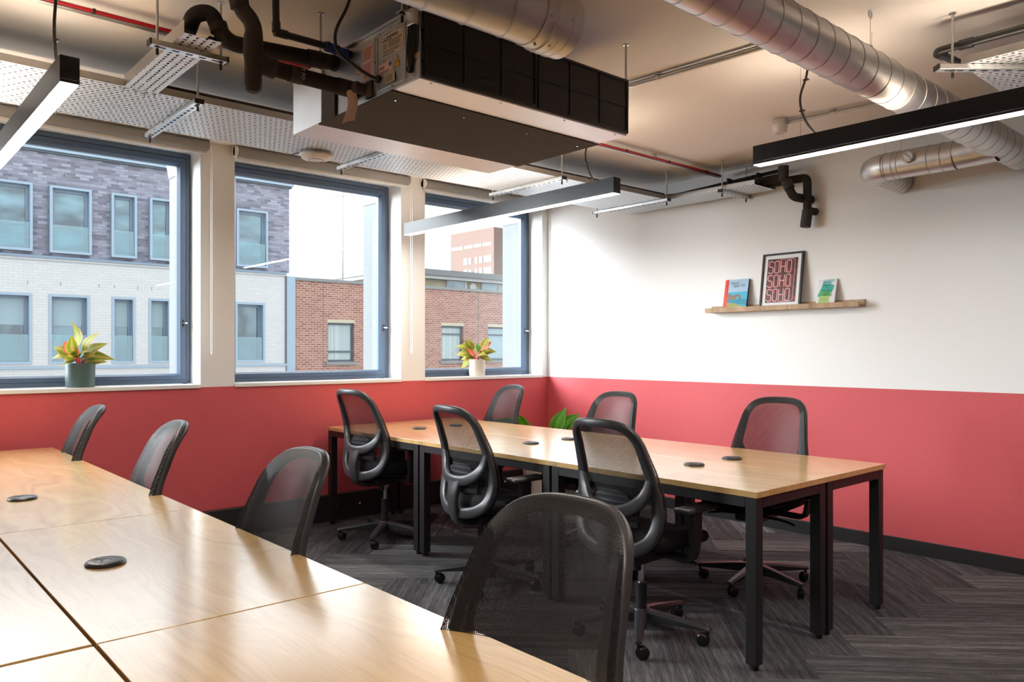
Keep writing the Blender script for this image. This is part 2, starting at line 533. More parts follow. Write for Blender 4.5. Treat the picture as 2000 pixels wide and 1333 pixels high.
M['white_panel'] = mat('white_cladding', (0.11, 0.122, 0.126), 0.6, spec=0.2)
M['shaded_head_metal'] = mat('shaded_cladding', ext(150, 188, 208), 0.4)  # blue tint paints in the shade on the sloped window head
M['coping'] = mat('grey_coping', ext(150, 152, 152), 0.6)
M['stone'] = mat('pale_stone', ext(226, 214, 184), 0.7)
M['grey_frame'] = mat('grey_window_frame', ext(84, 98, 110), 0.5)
M['asphalt'] = speckle(mat('asphalt', (.2, .2, .2), 0.9), (0.16, 0.16, 0.165), 0.1, 2)
M['pink_concrete'] = speckle(mat('pink_brick_tower', (.5, .4, .35), 0.8), tuple(c * 0.135 for c in lin(228, 178, 156)), 0.04, 0.4)
M['white_frame'] = mat('white_window_frame', ext(232, 230, 226), 0.5)
def far_glass(name, c, rough=0.04, tones=None, spec=0.6):
    m = mat(name, c, rough, spec=spec)
    tn = NT(m); b = pbs(m)
    x, y, z = tn.pos()
    if tones:
        f = tn.noise(tn.vec(tn.m('MULTIPLY', x, tones[2]), tn.m('MULTIPLY', z, tones[3]), 0.0), 1.0, 2)
        tn.l.new(tn.ramp(f, [(0.35, tones[0]), (0.65, tones[1])]), b.inputs['Base Color'])
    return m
M['glass_teal'] = far_glass('teal_glazing', ext(70, 120, 134), 0.03, (ext(34, 78, 96), ext(140, 192, 208), 0.8, 1.7), 0.9)  # pale and dark patches painted into the pane in place of reflections
M['glass_dark'] = far_glass('dark_glazing', ext(60, 90, 100), 0.03, (ext(36, 74, 90), ext(120, 164, 178), 1.8, 0.9), 0.9)
M['curtain'] = far_glass('net_curtain', ext(190, 205, 205), 0.3, (ext(168, 188, 190), ext(222, 232, 230), 9.0, 0.05), 0.4)
M['blind_ext'] = mat('drawn_blind', ext(176, 204, 212), 0.4)

# ------------------------------------------------------------------ the room shell
def struct(o): return tag(o, kind='structure')

fl = MB().box(X0, WX, Y0, WY, -0.20, -0.006).build('floor', 'floor_base'); struct(fl)
# herringbone carpet planks, 0.25 x 1.0 m, at 45 degrees to the walls
PW, PN = 0.25, 4
plank_me = None
def plank(cu, cv, horiz):
    """centre in the rotated (u,v) frame"""
    global plank_me
    a = R(-45)
    wx = 0.11 + cu * math.cos(a) - cv * math.sin(a); wy = 0.07 + cu * math.sin(a) + cv * math.cos(a)
    ang = a if horiz else a + PI / 2
    # corners, clipped to the room
    dx, dy = PW * PN / 2 - 0.0006, PW / 2 - 0.0006
    c, s_ = math.cos(ang), math.sin(ang)
    cor = [(wx + c * x - s_ * y, wy + s_ * x + c * y) for x, y in ((-dx, -dy), (dx, -dy), (dx, dy), (-dx, dy))]
    lim = (-1.6, WX - 0.002, -1.2, WY - 0.002)
    if max(p[0] for p in cor) < lim[0] or min(p[0] for p in cor) > lim[1] or max(p[1] for p in cor) < lim[2] or min(p[1] for p in cor) > lim[3]: return
    inside = all(X0 < p[0] < lim[1] and Y0 < p[1] < lim[3] for p in cor)
    if inside and plank_me is not None:
        o = bpy.data.objects.new('carpet_plank', plank_me); COL.objects.link(o)
    else:
        poly = [Vector((x, y)) for x, y in ((-dx, -dy), (dx, -dy), (dx, dy), (-dx, dy))]
        if not inside:
            def clip(P, f):
                out = []
                for i in range(len(P)):
                    p, q = P[i], P[(i + 1) % len(P)]; fp, fq = f(p), f(q)
                    if fp >= 0: out.append(p)
                    if (fp >= 0) != (fq >= 0): out.append(p.lerp(q, fp / (fp - fq)))
                return out
            W = lambda p: (wx + c * p.x - s_ * p.y, wy + s_ * p.x + c * p.y)
            poly = clip(poly, lambda p: lim[1] - W(p)[0])
            if len(poly) > 2: poly = clip(poly, lambda p: lim[3] - W(p)[1])
            if len(poly) > 2: poly = clip(poly, lambda p: W(p)[0] - X0)
            if len(poly) > 2: poly = clip(poly, lambda p: W(p)[1] - Y0)
            if len(poly) < 3: return
        b = MB().prism([(p.x, p.y) for p in poly], lambda u, v, h: (u, v, h), -0.005, 0.0)
        o = b.build('carpet_plank', 'carpet', smooth=False)
        if inside: plank_me = o.data
    o.parent = fl
    o.location = (wx, wy, 0); o.rotation_euler = (0, 0, ang)
for v in range(-40, 60):
    for u in range(-60, 60):
        if (u - v) % (2 * PN) == 0: plank((u + PN / 2) * PW, (v + 0.5) * PW, True)
        if (u - v) % (2 * PN) == 2 * PN - 1: plank((u + 0.5) * PW, (v + PN / 2) * PW, False)

# ceiling: lower board over the room, a slightly higher strip along the windows
struct(MB().prism([(Y0, ZC), (YSTEP, ZC), (YSTEP, ZC2), (WY + 0.3, ZC2), (WY + 0.3, 3.0), (Y0, 3.0)],
                  lambda u, v, h: (h, u, v), X0 - 0.2, WX + 0.2).build('ceiling', 'ceiling', smooth=False))

# window wall
b = MB()
b.box(X0 - 0.2, WX, WY, WY + 0.26, -0.2, Z_DADO)
b.box(X0 - 0.2, WX, WY, WY + 0.26, HEAD, ZC2)
edges = [X0 - 0.2] + [e for w in WINS for e in w] + [WX]
for k in range(0, len(edges), 2): b.box(edges[k], edges[k + 1], WY, WY + 0.26, Z_DADO, HEAD)
struct(b.build('wall_window', 'wall', smooth=False))
struct(MB().box(WX, WX + 0.25, Y0 - 0.2, WY + 0.26, -0.2, 2.9).build('wall_right', 'wall', smooth=False))
struct(MB().box(X0 - 0.2, WX + 0.25, Y0 - 0.2, Y0, -0.2, 2.9).build('wall_rear', 'wall', smooth=False))
struct(MB().box(X0 - 0.2, X0, Y0, WY, -0.2, 2.9).build('wall_left', 'wall', smooth=False))

# black skirting on the right wall, tall black skirting trunking under the windows
struct(MB().box(WX - 0.016, WX - 0.0005, Y0, WY - 0.052, 0, 0.091).build('baseboard_right', 'black_skirt', bevel=0.002))
bw = struct(MB().box(X0, WX - 0.0005, WY - 0.05, WY - 0.0005, 0, 0.20).build('baseboard_window', 'black_skirt', bevel=0.003))
for x in (0.9, 1.7, 2.90, 3.10, 3.95, 4.6):
    s_ = MB().box(x - 0.045, x + 0.045, WY - 0.060, WY - 0.0505, 0.075, 0.145).build('socket', 'black_plastic', bw, bevel=0.002)
    MB().box(x - 0.008, x + 0.008, WY - 0.063, WY - 0.0602, 0.105, 0.118).build('switch', 'white_plastic', s_)

# ------------------------------------------------------------------ windows
for i, (xa, xb) in enumerate(WINS):
    n = i + 1
    w = bpy.data.objects.new('window_%d' % n, None); COL.objects.link(w); struct(w)
    w.location = ((xa + xb) / 2, FRY, SILL); w.matrix_basis = Matrix.Translation(w.location)
    def ring(x0, x1, z0, z1, t, y0, y1, tb=None):
        tb = tb or t
        q = MB()
        q.box(x0, x0 + t, y0, y1, z0, z1); q.box(x1 - t, x1, y0, y1, z0, z1)
        q.box(x0 + t, x1 - t, y0, y1, z0, z0 + tb); q.box(x0 + t, x1 - t, y0, y1, z1 - t, z1)
        return q
    z0, z1 = SILL + 0.003, HEAD - 0.006
    ring(xa + 0.002, xb - 0.002, z0, z1, 0.030, FRY, FRY + 0.075).build('window_frame', 'anthracite', w, 0.002, world=True)
    ring(xa + 0.030, xb - 0.030, z0 + 0.026, z1 - 0.028, 0.006, FRY + 0.006, FRY + 0.07).build('gasket', 'gasket', w, world=True)
    # sash with a sloped glazing bead
    sx0, sx1, sz0, sz1 = xa + 0.036, xb - 0.036, z0 + 0.030, z1 - 0.034
    q = MB()
    lv = [(0.0, 0.0), (0.034, 0.0), (0.052, 0.022)]
    loops = []
    for (ins, dy) in [(0.0, 0.06), (0.0, 0.0), (0.036, 0.0), (0.052, 0.024), (0.052, 0.06)]:
        loops.append([(sx0 + ins, FRY - 0.004 + dy, sz0 + ins * 0.75), (sx1 - ins, FRY - 0.004 + dy, sz0 + ins * 0.75), (sx1 - ins, FRY - 0.004 + dy, sz1 - ins), (sx0 + ins, FRY - 0.004 + dy, sz1 - ins)])
    vs = [p for l in loops for p in l]; fs = []
    for a in range(4):
        for k in range(4):
            fs.append((a * 4 + k, a * 4 + (k + 1) % 4, a * 4 + 4 + (k + 1) % 4, a * 4 + 4 + k))
    for k in range(4): fs.append((16 + k, 16 + (k + 1) % 4, (k + 1) % 4, k))
    q.add(vs, fs); q.build('sash', 'anthracite', w, smooth=False, world=True)
    MB().box(sx0 + 0.050, sx1 - 0.050, FRY + 0.034, FRY + 0.040, sz0 + 0.037, sz1 - 0.050).build('pane', 'glass', w, smooth=False, world=True)
    # inner sill board with a small nosing, white reveals
    MB().box(xa + 0.0005, xb - 0.0005, WY - 0.012, FRY + 0.004, Z_DADO - 0.006, SILL).build('window_sill', 'white_paint', w, 0.002, world=True)
    # small latch on the right of the sash
    lx = xb - 0.058
    h = MB().box(lx - 0.009, lx + 0.009, FRY - 0.016, FRY - 0.004, 1.470, 1.515).build('latch', 'gasket', w, 0.002, world=True)
    MB().cyl((lx, FRY - 0.016, 1.492), (lx, FRY - 0.036, 1.492), 0.006).box(lx - 0.002, lx + 0.022, FRY - 0.040, FRY - 0.032, 1.488, 1.496).build('latch_pin', 'chrome', h, world=True)
    # pale outer reveal of the facade beyond the glass
    q = MB().box(xb - 0.03, xb + 0.10, FRY + 0.078, FRY + 0.36, 0.9, 2.56)
    q.build('outer_reveal', 'white_panel' if 'white_panel' in M else 'white_paint', w, world=True, smooth=False)
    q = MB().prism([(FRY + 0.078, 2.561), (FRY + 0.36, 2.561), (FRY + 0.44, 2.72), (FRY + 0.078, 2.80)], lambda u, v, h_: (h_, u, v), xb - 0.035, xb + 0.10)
    q.build('outer_head', 'shaded_head_metal' if 'shaded_head_metal' in M else 'white_paint', w, world=True, smooth=False)

# ------------------------------------------------------------------ roller blinds rolled up over the windows
def blind(xa, xb, label, chain_right=True):
    cx = (xa + xb) / 2
    t = thing('roller_blind', label, 'blind', (cx, WY - 0.055, 2.66), group='roller blinds')
    L = xb - xa
    zc = 0.034
    prof = [(math.cos(2 * PI * k / 28) * 0.034, math.sin(2 * PI * k / 28) * 0.034) for k in range(28)]
    MB().cyl((-L / 2 + 0.012, 0.0, zc), (L / 2 - 0.012, 0.0, zc), 0.034, 28).build('fabric_roll', 'blind', t)
    q = MB().box(-L / 2 + 0.02, L / 2 - 0.03, 0.012, 0.022, -0.020, 0.004)
    q.build('bottom_bar', 'white_plastic', t, 0.003)
    for s_ in (-1, 1):
        e = MB().cyl((s_ * (L / 2 - 0.012), 0.0, zc), (s_ * L / 2, 0.0, zc), 0.036, 28)
        e.box(min(s_ * (L / 2 - 0.012), s_ * L / 2), max(s_ * (L / 2 - 0.012), s_ * L / 2), 0.0, 0.0545, zc - 0.03, zc + 0.036)
        e.build('end_bracket', 'white_plastic', t, 0.002)
    # bead chain loop
    xr = L / 2 + 0.004
    pts = []
    zt, zb_ = zc, -1.37
    for k in range(13): pts.append((xr, -0.030 + 0.0, zt - (zt - zb_) * k / 12))
    pts += [(xr, -0.022, zb_ - 0.012), (xr, -0.012, zb_ - 0.012)]
    for k in range(13): pts.append((xr, -0.004, zb_ + (zt - zb_) * k / 12))
    q = MB().tube(pts, 0.0022, 6)
    q.build('bead_chain', 'white_plastic', t)
    return t
blind(0.32, 1.945, 'rolled-up grey roller blind over the window with the green plant pot')
blind(2.115, 3.573, 'rolled-up grey roller blind over the middle window')
blind(3.705, 5.160, 'rolled-up grey roller blind over the window nearest the corner')
blind(-1.30, 0.285, 'rolled-up grey roller blind at the far left end of the window wall')

# ------------------------------------------------------------------ desks (each 0.6 x 1.2 m bench desk is a thing)
def power_module(parent, x, y):
    p = MB().lathe([(0.0, 0.7305), (0.0505, 0.7305), (0.0505, 0.735), (0.047, 0.739), (0.044, 0.7405), (0.0, 0.7405)], 36, (x, y, 0)).build('power_module', 'black_plastic', parent)
    z = 0.741
    MB().box(x - 0.006, x + 0.006, y + 0.014, y + 0.018, z - 0.001, z).build('earth_pin_slot', 'gasket', p)
    MB().box(x - 0.014, x - 0.009, y - 0.004, y + 0.001, z - 0.001, z).build('pin_slot', 'gasket', p)
    MB().box(x + 0.009, x + 0.014, y - 0.004, y + 0.001, z - 0.001, z).build('pin_slot', 'gasket', p)
    MB().box(x - 0.030, x - 0.020, y - 0.016, y - 0.011, z - 0.001, z).build('usb_slot', 'gasket', p)
    MB().box(x - 0.030, x - 0.020, y + 0.004, y + 0.009, z - 0.001, z).build('usb_slot', 'gasket', p)
    MB().tube([(x + 0.02 * math.cos(a_) * 1.0 - 0.028, y + 0.028 * math.sin(a_), z) for a_ in [R(-70 + 14 * k) for k in range(11)]], 0.0007, 5).build('cover_line', 'gasket', p)
    return p

def desk(cx, cy, label, group, out=-1, badge=False, L=1.196, module=True):
    """out = the side (x sign) people sit on; the module sits near the opposite side"""
    t = thing('bench_desk', label, 'desk', (cx, cy, 0), 0, group)
    W = 0.596
    hx, hy = W / 2, L / 2
    MB().box(-hx, hx, -hy, hy, 0.705, 0.730).build('desktop', 'oak', t, 0.0012)
    lg = 0.05
    for sx in (-1, 1):
        for sy in (-1, 1):
            x = sx * (hx - 0.008 - lg / 2); y = sy * (hy - 0.008 - lg / 2)
            l = MB().box(x - lg / 2, x + lg / 2, y - lg / 2, y + lg / 2, 0.022, 0.7045).build('leg', 'black_steel', t, 0.002)
            MB().cyl((x, y, 0.0), (x, y, 0.0215), 0.018, 16).build('foot', 'rubber', l)
    for sx in (-1, 1):
        x = sx * (hx - 0.008 - 0.0125)
        MB().box(x - 0.0125, x + 0.0125, -hy + 0.0595, hy - 0.0595, 0.660, 0.7045).build('long_rail', 'black_steel', t, 0.0015)
    for sy in (-1, 1):
        y = sy * (hy - 0.008 - 0.0125)
        MB().box(-hx + 0.0595, hx - 0.0595, y - 0.0125, y + 0.0125, 0.660, 0.7045).build('end_rail', 'black_steel', t, 0.0015)
    # cable basket under the back edge
    xb = -out * (hx - 0.13)
    MB().box(xb - 0.06, xb + 0.06, -hy + 0.16, hy - 0.16, 0.585, 0.589).box(xb - 0.06, xb - 0.057, -hy + 0.16, hy - 0.16, 0.5885, 0.64).box(xb + 0.057, xb + 0.06, -hy + 0.16, hy - 0.16, 0.5885, 0.66).build('cable_basket', 'black_steel', t)
    if module: power_module(t, -out * (hx - 0.164), 0.01)
    if badge:
        x = out * hx
        p = MB().box(min(x, x + out * 0.001), max(x, x + out * 0.001), hy - 0.046, hy - 0.020, 0.7115, 0.7235).build('badge', 'gasket', t)
        MB().box(min(x + out * 0.001, x + out * 0.0014), max(x + out * 0.001, x + out * 0.0014), hy - 0.043, hy - 0.023, 0.7145, 0.7205).build('badge_print', 'white_plastic', p)
    return t
FAR = 'bench desks beside the red wall'
NEAR = 'bench desks in the foreground'
ys2 = [4.672, 3.474, 2.278]
n2 = ['at the window end', 'in the middle of the row', 'at the free end of the row']
for y, s_ in zip(ys2, n2):
    desk(3.090, y, 'oak bench desk of the far cluster, camera side, ' + s_, FAR, -1, True)
    desk(3.692, y, 'oak bench desk of the far cluster, shelf-wall side, ' + s_, FAR, 1)
for y, s_ in zip([4.637, 3.455, 2.259, 1.062], ['closest to the window wall', 'second from the window wall', 'third from the window wall, with the largest power module', 'nearest the camera, beside the closest chair']):
    desk(0.686, y, 'foreground oak bench desk ' + s_, NEAR, 1, L=1.168 if y > 4.5 else 1.192)
for y, s_ in zip([4.637, 3.455, 2.259, 1.058], ['across the dark gap, by the windows past the left edge', 'across the dark gap, second from the windows, past the left edge', 'across the dark gap, upper one at the left edge', 'across the dark gap, in the lower left corner']):
    desk(0.083, y, 'foreground oak bench desk ' + s_, NEAR, -1, L=1.168 if y > 4.5 else 1.188, module=True)

# ------------------------------------------------------------------ task chair
KEY = [(0.0, 1.010), (0.085, 1.006), (0.143, 0.986), (0.178, 0.940), (0.197, 0.860), (0.216, 0.760), (0.232, 0.670), (0.241, 0.590), (0.236, 0.520), (0.208, 0.460), (0.150, 0.420), (0.075, 0.402), (0.0, 0.398)]
def xback(y, z):
    zs = [(0.38, -0.228), (0.50, -0.222), (0.60, -0.205), (0.68, -0.203), (0.78, -0.222), (0.90, -0.262), (1.02, -0.318)]
    for (a, xa), (b, xb) in zip(zs, zs[1:]):
        if z <= b or b == 1.02:
            t = (z - a) / (b - a); t = max(0, min(1.05, t))
            x = xa + (xb - xa) * t; break
    return x + 0.075 * (y / 0.24) ** 2
half = smooth_path([(y, z, 0) for y, z in KEY], 4)
OUT = [(p.x, p.y) for p in half] + [(-p.x, p.y) for p in reversed(half[1:-1])]
def ell(w, h, n=10): return [(math.cos(2 * PI * k / n) * w, math.sin(2 * PI * k / n) * h) for k in range(n)]

def rrect(w, h, n=16, e=0.62):
    out = []
    for k in range(n):
        a = 2 * PI * (k + 0.5) / n; c, s2 = math.cos(a), math.sin(a)
        out.append((math.copysign(abs(c) ** e, c) * w, math.copysign(abs(s2) ** e, s2) * h))
    return out
def make_chair():
    t = thing('task_chair', 'x', 'chair', (0, 0, 0))
    P = []; U = []; K = []
    for (y, z) in OUT:
        cz = 0.70
        # centre line sits inside the outline
        w = 0.019 + 0.011 * max(0, min(1, (0.95 - z) / 0.4))
        r = math.hypot(y, z - cz); yy = y * (1 - w / r); zz = cz + (z - cz) * (1 - w / r)
        P.append((xback(yy, zz) - 0.014, yy, zz)); U.append((1, 0, 0)); K.append((w, 1))
    q = MB().sweep(P, rrect(1.0, 0.016), True, U, scales=K)
    # the smiling cross bar under the mesh window
    pts = []; up = []
    for k in range(25):
        a = -1 + 2 * k / 24
        y = 0.194 * math.sin(a * 1.40) / math.sin(1.40); z = 0.600 + 0.165 * abs(a) ** 2.5
        pts.append((xback(y, z) - 0.016 - 0.028 * (1 - a * a), y, z)); up.append((1, 0, 0))
    q.sweep(pts, rrect(0.029, 0.014), False, up, scales=[(1 - 0.45 * abs(-1 + 2 * k / 24) ** 5, 1 - 0.25 * abs(-1 + 2 * k / 24) ** 5) for k in range(25)])
    q.build('back_frame', 'grey_plastic', t, ang=50)
    # spine
    sp = [(-0.245, 0, 0.600), (-0.262, 0, 0.52), (-0.258, 0, 0.44), (-0.232, 0, 0.385), (-0.17, 0, 0.362), (-0.08, 0, 0.362)]
    pth = smooth_path(sp, 5); n = len(pth)
    prof = [(0.038, 0.010), (0.030, 0.016), (-0.030, 0.016), (-0.038, 0.010), (-0.038, -0.010), (-0.030, -0.016), (0.030, -0.016), (0.038, -0.010)]
    ups = []
    for i in range(n):
        d = (pth[min(i + 1, n - 1)] - pth[max(i - 1, 0)]).normalized()
        ups.append(Vector((0, 1, 0)).cross(d))
    MB().sweep(pth, prof, False, ups, scales=[(1.0 + 0.45 * max(0, 1 - i / (0.3 * n)) ** 1.5 - 0.18 * i / n, 1) for i in range(n)]).build('spine', 'grey_plastic', t, ang=50)
    # mesh membrane
    q = MB(); rings = 9; m = len(OUT); vs = []
    for r_ in range(1, rings + 1):
        f = r_ / rings
        for (y, z) in OUT:
            g = f if r_ < rings else 1.003
            if r_ == rings - 1: g = 0.985
            yy = y * g; zz = 0.70 + (z - 0.70) * g
            off = 0.008 if r_ < rings else -0.012
            vs.append((xback(yy, zz) + off, yy, zz))
    vs.append((xback(0, 0.70) + 0.007, 0, 0.70))
    fs = []
    for r_ in range(rings - 1):
        for k in range(m):
            l = (k + 1) % m
            fs.append((r_ * m + k, r_ * m + l, (r_ + 1) * m + l, (r_ + 1) * m + k))
    for k in range(m): fs.append((len(vs) - 1, (k + 1) % m, k))
    q.add(vs, fs).build('mesh_back', 'mesh', t, ang=80)
    # lumbar pad with five ribs
    q = MB(); n = 12
    zs = [z - 0.045 for z in (0.585, 0.608, 0.612, 0.634, 0.638, 0.660, 0.664, 0.686, 0.690, 0.712, 0.716, 0.735)]
    hw = lambda z: 0.135 * math.sqrt(max(0.02, 1 - ((z - 0.540) / 0.165) ** 2))
    vs = []
    for i, z in enumerate(zs):
        dep = 0.012 if i % 2 == 0 else 0.019
        if i % 2 == 0 and i: dep = 0.010
        for k in range(n + 1):
            y = hw(z) * (-1 + 2 * k / n)
            vs.append((xback(y, z) - dep - 0.006 + 0.01 * (y / 0.14) ** 2, y, z))
    N = len(vs)
    vs += [(p[0] + 0.006, p[1], p[2]) for p in vs]
    fs = []
    for i in range(len(zs) - 1):
        for k in range(n):
            a = i * (n + 1) + k
            fs.append((a, a + 1, a + n + 2, a + n + 1)); fs.append((N + a, N + a + n + 1, N + a + n + 2, N + a + 1))
    bd = [k for k in range(n + 1)] + [i * (n + 1) + n for i in range(1, len(zs))] + [(len(zs) - 1) * (n + 1) + k for k in range(n - 1, -1, -1)] + [i * (n + 1) for i in range(len(zs) - 2, 0, -1)]
    for a, b_ in zip(bd, bd[1:] + bd[:1]): fs.append((a, N + a, N + b_, b_))
    q.add(vs, fs).build('lumbar_pad', 'grey_plastic', t, ang=25)
    # seat cushion
    def seat_ring(sx, sy, z, dx=0.0):
        pts = []
        for k in range(40):
            a = 2 * PI * k / 40; c, s2 = math.cos(a), math.sin(a)
            e = 2 / 3.6
            x = math.copysign(abs(c) ** e, c) * sx; y = math.copysign(abs(s2) ** e, s2) * sy
            pts.append((x + dx + 0.035, y, z - (0.018 * max(0, (x / sx)) ** 3 if x > 0 else 0) + 0.006 * (abs(y) / sy) ** 2))
        return pts
    rings_ = [seat_ring(0.205, 0.205, 0.428), seat_ring(0.232, 0.238, 0.436), seat_ring(0.242, 0.248, 0.456), seat_ring(0.236, 0.242, 0.476), seat_ring(0.210, 0.214, 0.488), seat_ring(0.12, 0.12, 0.487), seat_ring(0.02, 0.02, 0.486)]
    vs = [p for r_ in rings_ for p in r_]; fs = []
    for i in range(len(rings_) - 1):
        for k in range(40): fs.append((i * 40 + k, i * 40 + (k + 1) % 40, (i + 1) * 40 + (k + 1) % 40, (i + 1) * 40 + k))
    fs.append(tuple(range(39, -1, -1))); fs.append(tuple(range(len(vs) - 40, len(vs))))
    MB().add(vs, fs).build('seat', 'seat_fabric', t, ang=60)
    MB().lathe([(0.0, 0.405), (0.13, 0.405), (0.195, 0.418), (0.20, 0.4275), (0.0, 0.4275)], 32, (0.03, 0, 0)).build('seat_pan', 'black_plastic', t)
    MB().box(-0.13, 0.11, -0.075, 0.075, 0.345, 0.404).build('tilt_mechanism', 'black_plastic', t, 0.012)
    for s_ in (-1, 1):
        MB().tube(fillet([(0.05, s_ * 0.07, 0.375), (0.06, s_ * 0.19, 0.370), (0.075, s_ * 0.25, 0.358)], 0.05), 0.007, 8).build('lever', 'black_plastic', t)
    MB().cyl((-0.03, s_ * 0.0, 0.345), (-0.03, 0, 0.30), 0.02, 14).build('tension_knob', 'black_plastic', t, 0.003)
    # armrests
    for s_ in (-1, 1):
        a = MB().sweep(fillet([(0.0, s_ * 0.10, 0.398), (0.0, s_ * 0.275, 0.392), (0.0, s_ * 0.292, 0.45), (0.0, s_ * 0.292, 0.60)], 0.05, 6), [(-0.030, -0.011), (0.030, -0.011), (0.030, 0.011), (-0.030, 0.011)], False, [(0, -s_ * 0.01, 1) if False else (0, 0, 1)] * 16 if False else None)
        arm = a.build('armrest', 'black_plastic', t, 0.004)
        MB().box(-0.034, 0.034, s_ * 0.292 - 0.015, s_ * 0.292 + 0.015, 0.47, 0.605).build('arm_sleeve', 'black_plastic', arm, 0.006)
        MB().box(-0.095, 0.125, s_ * 0.285 - 0.042, s_ * 0.285 + 0.042, 0.606, 0.630).build('arm_pad', 'grey_plastic', arm, 0.010, seg=3)
    # gas lift
    c = MB().cyl((0, 0, 0.235), (0, 0, 0.345), 0.0145, 20).build('gas_lift', 'chrome', t)
    MB().cyl((0, 0, 0.03), (0, 0, 0.240), 0.025, 20).build('lift_sleeve', 'black_plastic', c)
    MB().lathe([(0.0, 0.060), (0.030, 0.060), (0.044, 0.075), (0.046, 0.110), (0.036, 0.124), (0.0, 0.124)], 25).build('base_hub', 'grey_plastic', t)
    for k in range(5):
        a = 2 * PI * k / 5
        d = Vector((math.cos(a), math.sin(a), 0)); sd = Vector((-d.y, d.x, 0))
        sec = [(0.030, 0.030, 0.066, 0.122), (0.12, 0.026, 0.072, 0.113), (0.30, 0.017, 0.068, 0.088), (0.318, 0.014, 0.070, 0.084)]
        vs = []
        for (r_, w, za, zb_) in sec:
            o_ = d * r_
            for (wf, z) in ((-0.8, za), (0.8, za), (1.0, zb_ - 0.010), (0.55, zb_), (-0.55, zb_), (-1.0, zb_ - 0.010)):
                p = o_ + sd * w * wf; vs.append((p.x, p.y, z))
        fs = []
        for i in range(3):
            for j in range(6): fs.append((i * 6 + j, i * 6 + (j + 1) % 6, (i + 1) * 6 + (j + 1) % 6, (i + 1) * 6 + j))
        fs += [tuple(range(5, -1, -1)), tuple(range(18, 24))]
        MB().add(vs, fs).build('base_leg', 'grey_plastic', t)
        # caster: stem, hood, two wheels
        ca = a + random.uniform(-1.4, 1.4)
        e = Vector((math.cos(ca), math.sin(ca), 0)); ax = Vector((-e.y, e.x, 0))
        top = d * 0.305; wc = top - e * 0.018
        q = MB().cyl((top.x, top.y, 0.045), (top.x, top.y, 0.069), 0.008, 10)
        q.cyl(tuple(wc - ax * 0.0055 + Vector((0, 0, 0.029))), tuple(wc + ax * 0.0055 + Vector((0, 0, 0.029))), 0.0255, 18)
        cs = q.build('caster', 'caster', t)
        for s_ in (-1, 1):
            rot = Matrix((e, Vector((0, 0, 1)).cross(ax * s_).normalized() if False else (ax * s_).cross(e), ax * s_)).transposed()
            prof = [(0.0, 0.0185), (0.010, 0.019), (0.020, 0.0165), (0.0265, 0.0135), (0.0285, 0.0110), (0.0285, 0.0065), (0.0, 0.0065)]
            MB().lathe(prof, 20, tuple(wc + Vector((0, 0, 0.0285))), rot).build('wheel', 'caster', cs)
    return t
chair0 = make_chair()
seen = []
def chair(x, y, rz, label, group, dz=0.0):
    o = copy_tree(chair0) if len(seen) < 9 else chair0
    seen.append(1)
    for ch in o.children:           # the seat height differs from chair to chair
        if ch.name.split('.')[0] not in ('base_hub', 'base_leg', 'caster'): ch.location.z = dz
    o.location = (x, y, 0); o.rotation_euler = (0, 0, R(rz))
    tag(o, label, 'chair', group)
    return o
GA = 'task chairs on the camera side of the far desks'
GB = 'task chairs between the far desks and the shelf wall'
GC = 'task chairs along the foreground desks'
chair(2.88, 4.60, 6, 'black mesh task chair seen from behind, nearest the windows at the far desks', GA, 0.037)
chair(2.78, 3.33, -2, 'black mesh task chair seen from behind, middle one on the near desk side', GA)
chair(2.79, 2.27, 1, 'black mesh task chair seen from behind, armrest showing, at the free desk end', GA)
chair(3.93, 4.81, 172, 'black mesh task chair beyond the far desks, closest to the corner plant', GB, 0.01)
chair(3.93, 3.62, 184, 'black mesh task chair beyond the far desks, middle one facing the camera', GB)
chair(3.86, 2.33, 186, 'black mesh task chair beyond the far desks, standing alone below the shelf', GB, 0.02)
chair(0.805, 4.72, 175, 'black mesh task chair at the foreground desks, farthest and closest to the windows', GC, -0.008)
chair(0.815, 3.45, 174, 'black mesh task chair at the foreground desks, second from the windows', GC, -0.008)
chair(0.820, 2.24, 178, 'black mesh task chair at the foreground desks, third from the windows', GC, -0.014)
chair(0.800, 1.06, 182, 'large black mesh chair back closest to the camera in the foreground', GC)

# ------------------------------------------------------------------ picture ledge with two books and a framed print
t = thing('picture_ledge', 'slim grey-oak picture ledge on the white wall', 'shelf', (WX - 0.05, 2.915, 1.593))
MB().box(WX - 0.0955, WX - 0.0005, 2.318, 3.512, 1.593, 1.609).build('shelf_board', 'shelf_oak', t, 0.001, world=True)
MB().box(WX - 0.110, WX - 0.096, 2.318, 3.512, 1.593, 1.628).build('front_lip', 'shelf_oak', t, 0.001, world=True)
MB().box(WX - 0.018, WX - 0.0005, 2.318, 3.512, 1.6095, 1.645).build('back_rail', 'shelf_oak', t, 0.001, world=True)

def leaning(name, label, cat, yc, w, h, d, lean, xfoot, group=None):
    """Empty at the foot; local x = right (world -Y), local y = up, local z = towards the room"""
    o = bpy.data.objects.new(name, None); COL.objects.link(o)
    rot = FACE_MX.to_4x4() @ Matrix.Rotation(-lean, 4, 'X')
    o.matrix_basis = Matrix.Translation((xfoot, yc, 1.6095)) @ rot
    return tag(o, label, cat, group)
